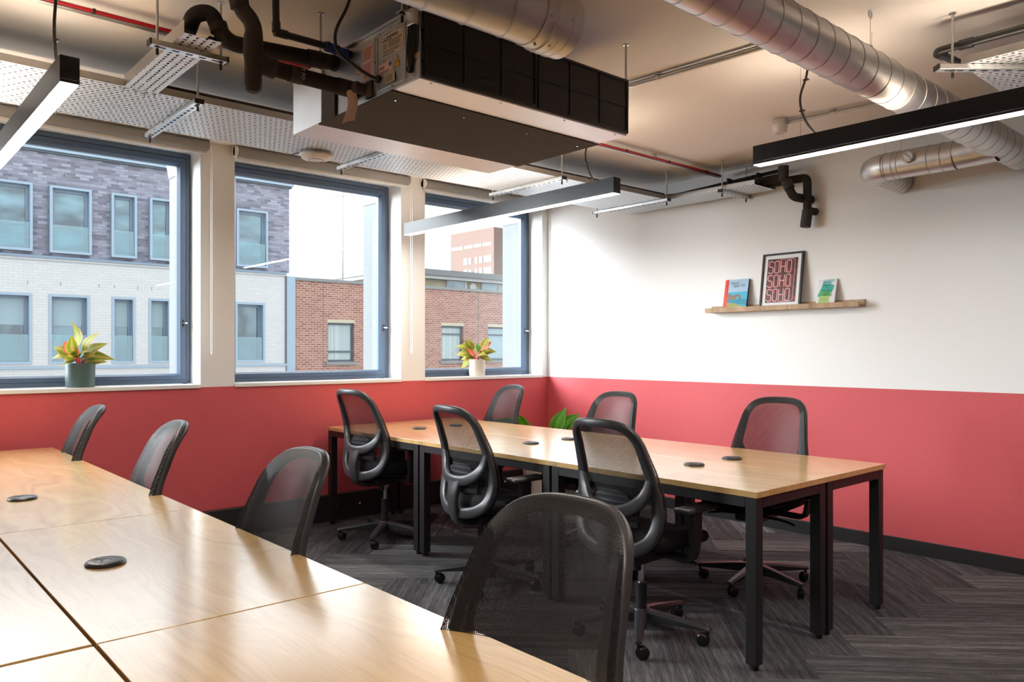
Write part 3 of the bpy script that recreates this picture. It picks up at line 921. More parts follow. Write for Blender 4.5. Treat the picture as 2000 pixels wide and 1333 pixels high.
# framed print
M['print_white'] = mat('print_paper', (0.80, 0.80, 0.83), 0.5)
def neon_mat():
    m = mat('neon_photo_print', (0.1, 0.01, 0.012), 0.35)
    tn = NT(m); b = pbs(m)
    x, y, z = tn.xyz('Object')
    f = tn.noise(tn.vec(tn.m('MULTIPLY', x, 90.0), tn.m('MULTIPLY', y, 28.0), z), 1.0, 3, 0.6)
    g = tn.noise(tn.vec(tn.m('MULTIPLY', x, 20.0), tn.m('MULTIPLY', y, 20.0), z), 1.0, 2)
    v = tn.m('ADD', tn.m('MULTIPLY', f, 0.6), tn.m('MULTIPLY', g, 0.4))
    tn.l.new(tn.ramp(v, [(0.42, (0.012, 0.006, 0.010)), (0.52, (0.07, 0.008, 0.010)), (0.62, (0.36, 0.035, 0.03)), (0.75, (0.65, 0.16, 0.11))]), b.inputs['Base Color'])
    return m
M['neon_bg'] = neon_mat()
M['neon_white'] = mat('neon_tube_print', lin(250, 214, 216), 0.4)
M['neon_red'] = mat('neon_glow_print', lin(228, 88, 74), 0.4)
fr = leaning('framed_print', 'black framed print of stacked pink neon letters on the ledge', 'picture', 2.905, 0.318, 0.40, 0.02, R(8.9), WX - 0.063)
W_, H_, D_ = 0.318, 0.402, 0.022
q = MB()
for (xa, xb, ya, yb) in ((-W_ / 2, -W_ / 2 + 0.013, 0, H_), (W_ / 2 - 0.013, W_ / 2, 0, H_), (-W_ / 2 + 0.013, W_ / 2 - 0.013, 0, 0.013), (-W_ / 2 + 0.013, W_ / 2 - 0.013, H_ - 0.013, H_)):
    q.box(xa, xb, ya, yb, 0, D_)
q.build('frame', 'black_plastic', fr, 0.0012)
MB().box(-W_ / 2 + 0.0132, W_ / 2 - 0.0132, 0.0132, H_ - 0.0132, 0.002, 0.012).build('mount', 'print_white', fr)
px0, px1, py0, py1 = -0.118, 0.118, 0.038, H_ - 0.040
pr = MB().box(px0, px1, py0, py1, 0.0122, 0.0128).build('print', 'neon_bg', fr)
def glyph(ch):
    if ch == 'O': return [[(0.16, 0), (0.84, 0), (1, 0.10), (1, 0.90), (0.84, 1), (0.16, 1), (0, 0.90), (0, 0.10), (0.16, 0)]]
    if ch == 'H': return [[(0, 0), (0, 1)], [(1, 0), (1, 1)], [(0, 0.52), (1, 0.52)]]
    return [[(0, 0.14), (0.16, 0), (0.80, 0), (1, 0.12), (1, 0.40), (0.82, 0.53), (0.18, 0.53), (0, 0.64), (0, 0.90), (0.16, 1), (0.82, 1), (1, 0.88)]]
qa = MB(); qb = MB()
for row in range(3):
    yb = py0 + 0.012 + (2 - row) * 0.104
    for k, ch in enumerate('SOHO'):
        xb = px0 + 0.010 + k * 0.0475
        for st in glyph(ch):
            p = [(xb + u * 0.034, yb + v * 0.088, 0.0132) for u, v in st]
            qa.sweep(fillet(p, 0.004, 3) if len(p) > 2 else p, [(-0.0019, -0.0003), (0.0019, -0.0003), (0.0019, 0.0003), (-0.0019, 0.0003)], False, (0, 0, 1))
            p2 = [(a + 0.008, b_ - 0.006, 0.0129) for a, b_, c_ in p]
            qb.sweep(p2, [(-0.0011, -0.0002), (0.0011, -0.0002), (0.0011, 0.0002), (-0.0011, 0.0002)], False, (0, 0, 1))
qa.sweep(fillet([(px0 + 0.10, py1 - 0.006, 0.0132), (px1 - 0.028, py1 - 0.006, 0.0132), (px1 - 0.022, py1 - 0.02, 0.0132), (px1 - 0.022, py0 + 0.02, 0.0132), (px1 - 0.034, py0 + 0.008, 0.0132), (px0 + 0.10, py0 + 0.006, 0.0132)], 0.01, 4), [(-0.0012, -0.0003), (0.0012, -0.0003), (0.0012, 0.0003), (-0.0012, 0.0003)], False, (0, 0, 1))
qa.build('neon_lettering', 'neon_white', pr, smooth=False)
qb.build('neon_glow', 'neon_red', pr, smooth=False)

def flat(poly, z, material, parent, name):
    return MB().prism(poly, lambda u, v, h: (u, v, h), z, z + 0.0003).build(name, material, parent, smooth=False)
# travel book
for k, c in {'book_sky': lin(168, 200, 226), 'book_sea': lin(60, 178, 214), 'book_deep': lin(24, 140, 170), 'book_rock': lin(134, 118, 112), 'book_grass': lin(158, 158, 84), 'book_path': lin(206, 190, 160), 'book_red': lin(226, 62, 34), 'book_dark': lin(36, 42, 52), 'book_pages': lin(226, 222, 214), 'book_mint': lin(62, 186, 172), 'book_ice': lin(158, 208, 212), 'book_leaf': lin(170, 202, 122), 'book_green': lin(84, 178, 100), 'ink': lin(44, 62, 84), 'ink_red': lin(160, 40, 30), 'ink_grey': lin(120, 140, 150)}.items():
    M[k] = mat(k, c, 0.4)
bk = leaning('travel_book', 'travel book with coastal rock arch cover and red spine edge', 'book', 3.282, 0.198, 0.236, 0.02, R(12.0), WX - 0.051)
w, h, d = 0.100, 0.236, 0.018
MB().box(-w, w, 0, h, 0, d).build('cover', 'book_sky', bk, 0.001)
MB().box(w - 0.001, w + 0.0012, 0.002, h - 0.002, 0.001, d - 0.001).build('page_edge', 'book_dark', bk)
z = d
flat([(-w, 0), (-w + 0.033, 0), (-w + 0.033, h), (-w, h)], z, 'book_red', bk, 'spine_band')
flat([(-w + 0.033, 0), (w, 0), (w, 0.136), (-w + 0.033, 0.136)], z, 'book_sea', bk, 'sea_print')
flat([(-w + 0.033, 0.05), (w, 0.03), (w, 0.075), (0.03, 0.080), (-0.04, 0.078), (-w + 0.033, 0.075)], z + 0.0003, 'book_deep', bk, 'water_print')
flat([(-w + 0.033, 0.078), (-0.02, 0.076), (0.006, 0.076), (0.008, 0.090), (0.018, 0.100), (0.028, 0.094), (0.032, 0.080), (0.052, 0.078), (0.050, 0.086), (0.046, 0.104), (0.036, 0.116), (0.01, 0.116), (-0.02, 0.108), (-0.045, 0.120), (-w + 0.033, 0.124)], z + 0.0006, 'book_rock', bk, 'rock_print')
flat([(-w + 0.033, 0.0), (w, 0.0), (w, 0.014), (0.05, 0.030), (0.0, 0.046), (-w + 0.033, 0.056)], z + 0.0009, 'book_grass', bk, 'grass_print')
flat([(-0.01, 0.003), (0.085, 0.003), (0.085, 0.012), (0.03, 0.022), (0.0, 0.018)], z + 0.0012, 'book_path', bk, 'path_print')
def loc_text(txt, size, m_, parent, x, y, z, align='CENTER', sx=1.0, rot=None, shear=0.0):
    rr = rot or Matrix.Identity(3)
    base = wm(parent)
    return lettering(txt, size, m_, parent, base @ Vector((x, y, z)), base.to_3x3() @ rr, align=align, ext=0.0002, sx=sx, shear=shear)
loc_text('Hand', 0.032, 'ink', bk, -0.018, 0.196, z + 0.0004, shear=0.25)
loc_text('Luggage Only', 0.026, 'ink', bk, 0.018, 0.178, z + 0.0004, sx=0.78, shear=0.25)
loc_text('HAND LUGGAGE ONLY', 0.013, 'ink', bk, -w + 0.020, 0.226, z + 0.0004, 'LEFT', 0.75, Matrix.Rotation(-PI / 2, 3, 'Z'))
# wellbeing book
bk2 = leaning('wellbeing_book', 'white paperback with mint and green brush strokes on the ledge', 'book', 2.572, 0.132, 0.192, 0.02, R(16.0), WX - 0.055)
w, h, d = 0.066, 0.190, 0.013
MB().box(-w, w, 0, h, 0, d).build('cover', 'print_white', bk2, 0.001)
MB().box(w - 0.001, w + 0.0008, 0.002, h - 0.002, 0.001, d - 0.001).build('page_edge', 'book_pages', bk2)
z = d
flat([(-0.035, 0.160), (-0.03, 0.182), (0.0, 0.187), (0.052, 0.188), (0.052, 0.174), (0.030, 0.162), (0.025, 0.150), (-0.035, 0.148)], z, 'book_ice', bk2, 'brush_print')
flat([(-0.045, 0.110), (-0.030, 0.156), (0.020, 0.154), (0.052, 0.145), (0.050, 0.118), (0.035, 0.080), (-0.02, 0.07), (-0.055, 0.060), (-0.058, 0.074)], z + 0.0003, 'book_mint', bk2, 'brush_print')
flat([(-0.050, 0.004), (-0.045, 0.060), (-0.030, 0.100), (0.005, 0.108), (0.030, 0.090), (0.042, 0.070), (0.024, 0.050), (0.030, 0.030), (0.018, 0.004)], z + 0.0006, 'book_leaf', bk2, 'brush_print')
flat([(-0.035, 0.082), (-0.025, 0.104), (0.01, 0.108), (0.034, 0.090), (0.026, 0.070), (-0.01, 0.066)], z + 0.0009, 'book_green', bk2, 'brush_print')
for k, (tx, sz, yy) in enumerate((('MENTAL', 0.017, 0.160), ('HEALTH', 0.017, 0.140), ('AND', 0.011, 0.124), ('WELLBEING', 0.017, 0.102), ('IN THE', 0.011, 0.088), ('WORKPLACE', 0.017, 0.068))):
    loc_text(tx, sz, 'ink', bk2, 0.002, yy, z + 0.0014, 'CENTER', 0.86)
for yy in (0.044, 0.036, 0.014):
    flat([(-0.036, yy), (0.014, yy), (0.014, yy + 0.002), (-0.036, yy + 0.002)], z + 0.0010, 'ink_grey', bk2, 'small_print')

# ------------------------------------------------------------------ plants
def leaf_mat(name, centre, mid, edge, back):
    m = mat(name, centre, 0.6, spec=0.3)
    tn = NT(m); b = pbs(m)
    x, y, z = tn.xyz('Object')
    # local x runs 0..1 along the blade, y is -1..1 of the half width at its widest
    hw = tn.m('MULTIPLY', tn.m('SINE', tn.m('MULTIPLY', tn.m('POWER', tn.m('MAXIMUM', x, 0.0), 0.75), PI)), 0.24)
    f = tn.m('DIVIDE', tn.m('ABSOLUTE', y), tn.m('ADD', hw, 0.002))
    n = tn.noise(tn.vec(tn.m('MULTIPLY', x, 9.0), tn.m('MULTIPLY', y, 22.0), tn.m('MULTIPLY', tn.rnd(), 9.0)), 1.0, 2)
    f2 = tn.m('ADD', f, tn.m('MULTIPLY', tn.m('SUBTRACT', n, 0.5), 0.5))
    c = tn.ramp(f2, [(0.03, edge), (0.10, mid), (0.55, centre), (0.86, mid), (0.98, edge)])
    tn.l.new(c, b.inputs['Base Color'])
    b.inputs['Subsurface Weight'].default_value = 0.0
    tl = tn.node('ShaderNodeBsdfTranslucent'); mx = tn.node('ShaderNodeMixShader'); mx.inputs[0].default_value = 0.35
    tn.l.new(c, tl.inputs[0]); tn.l.new(b.outputs[0], mx.inputs[1]); tn.l.new(tl.outputs[0], mx.inputs[2])
    tn.l.new(mx.outputs[0], tn.n['Material Output'].inputs[0])
    return m
M['leaf_red'] = leaf_mat('red_edged_leaf', lin(104, 128, 34), lin(158, 160, 54), lin(224, 126, 100), None)
M['leaf_pink'] = leaf_mat('pink_leaf', lin(226, 140, 80), lin(228, 110, 100), lin(238, 90, 110), None)
M['leaf_green'] = leaf_mat('green_leaf', lin(56, 118, 20), lin(84, 150, 26), lin(120, 176, 40), None)
M['stem_pink'] = mat('pink_stem', lin(226, 110, 116), 0.4)
M['stem_green'] = mat('green_stem', lin(96, 130, 50), 0.4)
M['pot_green'] = speckle(mat('green_glazed_pot', (.1, .14, .14), 0.45), lin(72, 96, 96), 0.05, 20)
M['pot_white'] = speckle(mat('speckled_white_pot', (.7, .68, .64), 0.6), lin(214, 208, 196), 0.06, 120, 0.1)
M['soil'] = speckle(mat('potting_soil', (.03, .02, .015), 0.95), (0.035, 0.025, 0.018), 0.4, 90, 0.5)
def leaf_mesh(name, bend, material):
    q = MB(); n = 10
    vs = []
    for i in range(n + 1):
        u = i / n
        hw = 0.24 * math.sin(PI * max(0.0, u) ** 0.75) if 0 < i < n else 0.004
        zc = bend * (u ** 1.8) * -1 + 0.10 * math.sin(u * PI)
        for k in (-1, -0.5, 0, 0.5, 1):
            vs.append((u, hw * k, zc + 0.16 * hw * abs(k) ** 1.4))
    fs = []
    for i in range(n):
        for k in range(4):
            a = i * 5 + k
            fs.append((a, a + 1, a + 6, a + 5))
    q.add(vs, fs)
    o = q.build(name, material, None, ang=80)
    me = o.data; bpy.data.objects.remove(o)
    return me
LEAF = {('r', b_): leaf_mesh('leaf', b_, 'leaf_red') for b_ in (0.1, 0.35, 0.7)}
LEAF.update({('p', b_): leaf_mesh('leaf', b_, 'leaf_pink') for b_ in (0.1, 0.35, 0.7)})
LEAF.update({('g', b_): leaf_mesh('leaf', b_, 'leaf_green') for b_ in (0.1, 0.35, 0.7)})
def add_leaf(t, key, base, az, el, L, roll=0.0, wid=1.0):
    o = bpy.data.objects.new('leaf', LEAF[key]); COL.objects.link(o); o.parent = t
    o.matrix_basis = Matrix.Translation(base) @ Matrix.Rotation(R(az), 4, 'Z') @ Matrix.Rotation(-R(el), 4, 'Y') @ Matrix.Rotation(R(roll), 4, 'X') @ Matrix.Diagonal((L, L * wid, L, 1))
    return o
def pot(t, r, h, material, taper=0.97):
    w = 0.008
    MB().lathe([(0.0, 0.0), (r * taper - 0.004, 0.0), (r * taper, 0.004), (r, h - 0.003), (r - 0.003, h), (r - w, h), (r - w - 0.001, h - 0.02), (0.0, h - 0.02)], 48).build('pot', material, t)
    MB().lathe([(0.0, h - 0.0195), (r - w - 0.002, h - 0.0195), (r - w - 0.002, h - 0.016), (0.0, h - 0.012)], 24).build('soil', 'soil', t)
def sill_plant(loc, label, r, h, pm, leaves):
    t = thing('potted_plant', label, 'plant', loc, group='plants on the window sill')
    pot(t, r, h, pm)
    for (key, az, el, L, hs, roll) in leaves:
        # stem from the soil to the foot of the blade
        rr = r * 0.35
        b0 = Vector((math.cos(R(az)) * rr * 0.5, math.sin(R(az)) * rr * 0.5, h - 0.014))
        b1 = Vector((math.cos(R(az)) * (rr * 0.6 + hs * 0.35), math.sin(R(az)) * (rr * 0.6 + hs * 0.35), h - 0.014 + hs))
        mid = (b0 + b1) / 2 + Vector((0, 0, hs * 0.12))
        MB().tube(smooth_path([b0, mid, b1], 4), 0.0035, 6).build('stem', 'stem_pink', t)
        if abs(roll) < 30: roll = -50 if 80 < az < 180 else 50
        add_leaf(t, key, b1, az, el, L, roll, 1.4)
    return t
# az is measured from +X; image right is roughly az -41, image left az 139
sill_plant((1.185, 5.475, SILL), 'red-edged leafy plant in the dark green pot on the sill', 0.0855, 0.152, 'pot_green', [
    (('r', 0.1), 100, 80, 0.17, 0.11, 90), (('r', 0.35), -70, 66, 0.16, 0.07, 75), (('r', 0.1), -140, 70, 0.14, 0.06, 80), (('p', 0.1), 150, 60, 0.11, 0.06, 10),
    (('r', 0.35), 155, 34, 0.13, 0.06, -60), (('r', 0.7), 145, 24, 0.15, 0.05, -40), (('r', 0.7), 132, 8, 0.15, 0.03, 10),
    (('r', 0.35), -48, 46, 0.15, 0.05, 60), (('r', 0.7), -45, 22, 0.14, 0.04, 50), (('r', 0.35), -20, 12, 0.12, 0.02, 0),
    (('r', 0.7), -110, 40, 0.12, 0.05, 0), (('r', 0.7), -90, 32, 0.11, 0.04, -15), (('r', 0.35), 10, 55, 0.12, 0.06, 20),
    (('r', 0.1), -5, 50, 0.11, 0.06, 10), (('p', 0.35), 110, 45, 0.11, 0.05, 0), (('r', 0.7), -150, 30, 0.12, 0.04, 0)])
sill_plant((4.41, 5.485, SILL), 'small red-leaved plant in the speckled white pot on the sill', 0.0745, 0.152, 'pot_white', [
    (('r', 0.1), 120, 62, 0.13, 0.09, 20), (('r', 0.1), -30, 66, 0.13, 0.10, 20), (('p', 0.1), -41, 48, 0.12, 0.09, 0),
    (('r', 0.35), 139, 30, 0.15, 0.09, 0), (('r', 0.35), 142, 10, 0.15, 0.06, 0), (('r', 0.7), 130, 15, 0.13, 0.03, 0),
    (('r', 0.35), -45, 18, 0.13, 0.07, 0), (('r', 0.7), -35, 5, 0.12, 0.03, 0), (('r', 0.7), 150, -20, 0.14, 0.03, 0),
    (('p', 0.35), -100, 60, 0.10, 0.05, 0), (('r', 0.35), -70, 40, 0.12, 0.05, 0), (('r', 0.7), -120, 30, 0.12, 0.04, 0),
    (('g', 0.35), 40, 60, 0.11, 0.08, 0), (('r', 0.35), 90, 70, 0.12, 0.07, 40), (('p', 0.1), 160, 50, 0.10, 0.04, 0)])
# floor plant behind the far desks
t = thing('floor_plant', 'green broad-leaved plant in the corner behind the far desks', 'plant', (4.70, 4.97, 0))
pot(t, 0.15, 0.30, 'pot_white', 0.85)
for (az, el, L, hs, ro) in ((139, 30, 0.34, 0.40, 40), (120, 75, 0.22, 0.36, 80), (-60, 72, 0.24, 0.40, 80), (-41, 48, 0.30, 0.36, 60), (139, 38, 0.28, 0.26, 0), (110, 62, 0.20, 0.28, 30), (-60, 58, 0.26, 0.27, 60), (-41, 50, 0.26, 0.24, 0), (-100, 45, 0.24, 0.22, 20), (180, 35, 0.26, 0.22, 0), (20, 45, 0.24, 0.22, 0), (70, 40, 0.24, 0.22, 0)):
    b0 = Vector((0, 0, 0.285)); b1 = Vector((math.cos(R(az)) * hs * 0.35, math.sin(R(az)) * hs * 0.35, 0.285 + hs * 0.72))
    MB().tube(smooth_path([b0, (b0 + b1) / 2 + Vector((0, 0, 0.02)), b1], 4), 0.005, 6).build('stem', 'stem_green', t)
    add_leaf(t, ('g', 0.35), b1, az, el, L, ro, 1.15)

# ------------------------------------------------------------------ linear pendant lamps
def pendant(x, ya, yb, label, cable_y):
    zb = 2.205
    t = thing('linear_pendant_light', label, 'pendant light', (x, (ya + yb) / 2, zb), group='linear pendant lights')
    q = MB()
    hw, hz = 0.030, 0.091
    # open-bottomed housing
    q.box(x - hw, x + hw, ya, yb, zb + 0.012, zb + hz - 0.0125)
    z2, z3 = zb + hz - 0.0124, zb + hz
    q.box(x - hw, x - hw + 0.0025, ya, yb, z2, z3); q.box(x + hw - 0.0025, x + hw, ya, yb, z2, z3)
    q.box(x - hw + 0.0025, x + hw - 0.0025, ya, ya + 0.0025, z2, z3); q.box(x - hw + 0.0025, x + hw - 0.0025, yb - 0.0025, yb, z2, z3)
    q.box(x - hw, x - hw + 0.0025, ya, yb, zb, zb + 0.0118); q.box(x + hw - 0.0025, x + hw, ya, yb, zb, zb + 0.0118)
    q.box(x - hw + 0.0025, x + hw - 0.0025, ya, ya + 0.0025, zb, zb + 0.0118); q.box(x - hw + 0.0025, x + hw - 0.0025, yb - 0.0025, yb, zb, zb + 0.0118)
    q.build('housing', 'lamp_black', t, world=True, smooth=False)
    MB().box(x - hw + 0.003, x + hw - 0.003, ya + 0.003, yb - 0.003, zb - 0.001, zb + 0.0115).build('diffuser', 'diffuser', t, world=True, smooth=False)
    MB().box(x - hw + 0.004, x + hw - 0.004, ya + 0.004, yb - 0.004, zb + hz - 0.0120, zb + hz - 0.0075).build('top_diffuser', 'uplight', t, world=True, smooth=False)
    zt = zb + hz - 0.008
    pts = smooth_path([(x, cable_y - 0.03, ZC), (x, cable_y - 0.02, 2.58), (x, cable_y + 0.012, 2.48), (x, cable_y - 0.01, 2.38), (x, cable_y - 0.07, zt)], 6)
    c = MB().tube(pts, 0.0055, 8).build('cable', 'black_cable', t, world=True)
    for z_, y_ in ((2.56, cable_y - 0.014), (2.42, cable_y + 0.004)):
        MB().box(x - 0.006, x + 0.010, y_ - 0.014, y_ + 0.010, z_ - 0.003, z_ + 0.003).build('cable_tie', 'black_cable', c, world=True)
    for y_ in (cable_y + 0.01, yb - 0.25 if abs(cable_y - ya) < 0.6 else ya + 0.25):
        MB().cyl((x, y_, zt), (x, y_, ZC), 0.0009, 6).build('suspension_wire', 'chrome', t, world=True)
    return t
pendant(3.390, 2.935, 5.09, 'black linear pendant light over the window half of the far desks', 3.17)
pendant(3.400, -0.10, 2.050, 'black linear pendant light at the right picture edge, below the spiral duct', 1.81)
pendant(0.607, 2.95, 5.10, 'black linear pendant light over the foreground desks, at the left picture edge', 3.18)
pendant(0.607, -0.95, 1.20, 'black linear pendant light over the foreground desks, unseen above the picture', 0.96)  # unseen lamp, kept and set back for its light on the desks

# ------------------------------------------------------------------ cable trays
TZ = 2.470
def strut(t, a, b, up=(0, 0, 1)):
    """slotted channel: a bar with a rank of dark slots on its underside"""
    o = MB().bar(a, b, 0.041, 0.021).build('strut_channel', 'galv', t, 0.0015, world=True)
    A = Vector(a); B = Vector(b); L = (B - A).length; d = (B - A).normalized()
    q = MB(); n = int(L / 0.05)
    for k in range(n):
        c = A + d * (0.03 + k * 0.05) + Vector((0, 0, -0.0107))
        q.bar(c, c + d * 0.026, 0.012, 0.0006)
    s_ = q.build('channel_slots', 'gasket', o, world=True, smooth=False); s_['kind'] = 'stuff'
    for e, sg in ((A, -1), (B, 1)):
        MB().bar(e, e + d * sg * 0.006, 0.042, 0.022).build('end_cap', 'gasket', o, world=True)
    return o
def rod(t, x, y, z0, z1):
    o = MB().cyl((x, y, z0), (x, y, z1), 0.005, 10).build('hanger_rod', 'galv_dull', t, world=True)
    MB().cyl((x, y, z0 + 0.006), (x, y, z0 + 0.016), 0.010, 6).cyl((x, y, z0 - 0.022), (x, y, z0), 0.0055, 8).build('nut', 'gasket', o, world=True)
    MB().cyl((x, y, z1 - 0.004), (x, y, z1), 0.014, 16).build('ceiling_washer', 'galv', o, world=True)
    return o
def tray(name, label, x0, x1, y0, y1, along, fl=0.033):
    t = thing(name, label, 'cable tray', ((x0 + x1) / 2, (y0 + y1) / 2, TZ), group='perforated cable trays')
    MB().box(x0, x1, y0, y1, TZ, TZ + 0.0012).build('tray_base', 'tray_x' if along == 'x' else 'tray_y', t, world=True, smooth=False)
    if along == 'x': fs = ((x0, x1, y0, y0 + 0.0012), (x0, x1, y1 - 0.0012, y1))
    else: fs = ((x0, x0 + 0.0012, y0, y1), (x1 - 0.0012, x1, y0, y1))
    for (a, b_, c, d) in fs:
        MB().box(a, b_, c, d, TZ + 0.0014, TZ + fl).build('tray_flange', 'galv_dull', t, world=True, smooth=False)
    return t
T1 = tray('cable_tray', 'wide perforated cable tray running above the windows', -3.1, 4.86, 3.70, 4.31, 'x')
for x in (0.05, 1.285, 2.43, 3.685, 4.822):
    strut(T1, (x, 3.655, TZ - 0.0115), (x, 4.42, TZ - 0.0115))
    rod(T1, x, 3.675, TZ - 0.030, ZC)
    rod(T1, x, 4.395, TZ - 0.030, ZC2)
def bolt(t, x, y, z=TZ):
    MB().cyl((x, y, z - 0.0005), (x, y, z - 0.004), 0.007, 10).cyl((x, y, z - 0.004), (x, y, z - 0.018), 0.0032, 8).build('tray_bolt', 'galv', t, world=True)
for (x, y) in ((0.70, 3.73), (0.78, 3.73), (0.98, 3.73), (1.03, 3.73), (1.07, 3.74), (1.11, 3.73), (3.74, 3.73), (3.79, 3.73), (3.72, 4.28), (3.77, 4.28), (3.82, 4.28), (0.75, 4.28), (0.82, 4.28)):
    bolt(T1, x, y)
# cable on the flange, then a cable bed added to make the holes dark
MB().tube([(1.15, 3.716, TZ + 0.042), (2.2, 3.716, TZ + 0.043), (3.4, 3.718, TZ + 0.042), (4.84, 3.717, TZ + 0.040)], 0.010, 8).build('tray_cable', 'black_cable', T1, world=True)
for k in range(11):
    y = 3.735 + 0.0535 * k; r_ = 0.021 + 0.004 * ((k * 7) % 3 - 1)
    MB().tube([(-3.05 + 0.79 * q_, y + 0.006 * math.sin(q_ * 1.9 + k), TZ + 0.0018 + r_) for q_ in range(11)], r_, 8).build('tray_cable', 'insul' if k % 4 == 1 else 'black_cable', T1, world=True)

T2 = tray('cable_tray', 'narrow perforated tray carrying black pipes along the shelf wall', 4.868, 5.150, 2.95, 4.31, 'y')
strut(T2, (4.83, 3.20, TZ - 0.0115), (5.19, 3.20, TZ - 0.0115))
rod(T2, 4.85, 3.20, TZ - 0.030, ZC); rod(T2, 5.165, 3.20, TZ - 0.030, ZC)
T3 = tray('cable_tray', 'short perforated tray under the black pipes at the upper left', 0.975, 1.117, 2.93, 3.698, 'y', 0.05)
strut(T3, (0.900, 3.075, TZ - 0.0115), (1.185, 3.075, TZ - 0.0115))
rod(T3, 0.925, 3.075, TZ - 0.030, ZC); rod(T3, 1.165, 3.075, TZ - 0.030, ZC)
for x, r_ in ((0.992, 0.012), (1.100, 0.012), (1.012, 0.010), (1.080, 0.010)):  # added cables, to hide the bright ceiling behind the perforations
    MB().tube([(x, 2.95, TZ + 0.002 + r_), (x + 0.002, 3.30, TZ + 0.002 + r_), (x, 3.68, TZ + 0.002 + r_)], r_, 8).build('tray_cable', 'black_cable', T3, world=True)
for x, r_ in ((4.895, 0.018), (4.935, 0.016), (4.972, 0.016)):  # filling added so this tray's holes look dark too
    MB().tube([(x, 2.97, TZ + 0.002 + r_), (x + 0.003, 3.6, TZ + 0.002 + r_), (x, 4.29, TZ + 0.002 + r_)], r_, 8).build('tray_cable', 'black_cable', T2, world=True)
T4 = tray('cable_tray', 'perforated cable tray in the upper right corner of the picture', 3.47, 4.07, -0.6, 1.16, 'y')
for k in range(7):  # cable bed added behind the perforations to darken them
    x = 3.56 + 0.075 * k; r_ = 0.020 + 0.004 * (k % 3)
    MB().tube([(x, -0.58, TZ + 0.002 + r_), (x + 0.01 * math.sin(k), 0.3, TZ + 0.002 + r_), (x, 1.12, TZ + 0.002 + r_)], r_, 8).build('tray_cable', 'black_cable', T4, world=True)
dv = Vector((0.75, -0.66, 0))
a0 = Vector((3.40, 1.225, TZ - 0.0115))
strut(T4, a0, a0 + dv * 0.86)
rod(T4, a0.x + 0.05, a0.y - 0.04, TZ - 0.030, ZC)
rod(T4, a0.x + 0.05 + 0.75 * 0.76, a0.y - 0.04 - 0.66 * 0.76, TZ - 0.030, ZC)
strut(T4, (3.42, 0.1, TZ - 0.0115), (4.12, 0.1, TZ - 0.0115))
rod(T4, 3.44, 0.1, TZ - 0.030, ZC); rod(T4, 4.10, 0.1, TZ - 0.030, ZC)

# ------------------------------------------------------------------ insulated pipes
def pipes(name, label, cat, loc, group=None): return thing(name, label, cat, loc, 0, group)
# wall group on the right: three lines coming off the narrow tray
t = pipes('insulated_pipe', 'black insulated pipe turning down into the shelf wall, with upright stub', 'pipe', (5.03, 3.2, 2.5), 'insulated pipes over the narrow tray')
MB().tube(fillet([(5.03, 4.10, 2.512), (5.03, 3.0, 2.520), (5.03, 2.81, 2.520), (5.03, 2.775, 2.43), (5.03, 2.745, 2.372), (5.195, 2.70, 2.365)], 0.05), 0.030, 14).build('pipe_run', 'insul', t, world=True)
MB().tube([(5.03, 2.822, 2.50), (5.03, 2.820, 2.600)], 0.036, 16).build('pipe_stub', 'insul_tape', t, world=True)
MB().tube([(5.03, 2.80, 2.49), (5.03, 2.772, 2.435)], 0.037, 14).build('pipe_wrap', 'insul_tape', t, world=True)
MB().tube([(5.145, 2.712, 2.366), (5.170, 2.706, 2.365)], 0.034, 14).build('pipe_collar', 'insul', t, world=True)
t = pipes('insulated_pipe', 'black insulated pipe hanging down the shelf wall with a capped end', 'pipe', (5.05, 2.65, 2.3), 'insulated pipes over the narrow tray')
MB().tube(fillet([(5.10, 4.10, 2.515), (5.10, 2.95, 2.510), (5.12, 2.77, 2.512), (5.12, 2.692, 2.512), (5.12, 2.690, 2.44), (5.12, 2.690, 2.28)], 0.06), 0.029, 14).build('pipe_run', 'insul', t, world=True)
MB().tube([(5.12, 2.690, 2.285), (5.12, 2.691, 2.262), (5.115, 2.696, 2.215), (5.11, 2.700, 2.165)], 0.036, 16).build('pipe_cap', 'insul_tape', t, world=True)
MB().tube([(5.125, 2.682, 2.278), (5.190, 2.664, 2.276)], 0.026, 14).build('pipe_stub', 'insul', t, world=True)
t = pipes('thin_pipe', 'thin black pipe sloping above the narrow tray by the shelf wall', 'pipe', (5.1, 3.3, 2.58))
MB().tube(fillet([(4.95, 4.2, 2.545), (5.10, 3.78, 2.552), (5.10, 2.86, 2.592)], 0.05), 0.013, 10).build('pipe_run', 'insul', t, world=True)
for y in (3.3, 3.05): MB().box(5.07, 5.13, y - 0.006, y + 0.006, 2.555, 2.60).build('pipe_clip', 'gasket', t, world=True)
# pipes into the air conditioning unit
t = pipes('insulated_pipe', 'upper black insulated pipe looping from the short tray to the unit', 'pipe', (1.2, 2.9, 2.48), 'insulated pipes at the unit')
MB().tube(fillet([(1.045, 3.60, 2.508), (1.030, 3.08, 2.512), (1.032, 2.985, 2.575), (1.085, 2.955, 2.585), (1.108, 2.945, 2.52), (1.150, 2.93, 2.475), (1.25, 2.90, 2.474), (1.555, 2.87, 2.485)], 0.06), 0.030, 16).build('pipe_run', 'insul', t, world=True)
MB().tube([(1.44, 2.881, 2.481), (1.50, 2.875, 2.483)], 0.034, 16).build('pipe_wrap', 'insul_tape', t, world=True)
MB().tube([(1.505, 2.8745, 2.4835), (1.535, 2.872, 2.484)], 0.031, 16).build('pipe_wrap', 'insul_tape', t, world=True)
MB().tube([(1.030, 3.20, 2.512), (1.030, 3.06, 2.515)], 0.034, 16).build('pipe_tape', 'insul_tape', t, world=True)
MB().tube([(1.1045, 2.947, 2.545), (1.112, 2.944, 2.515)], 0.034, 16).build('pipe_tape', 'insul_tape', t, world=True)
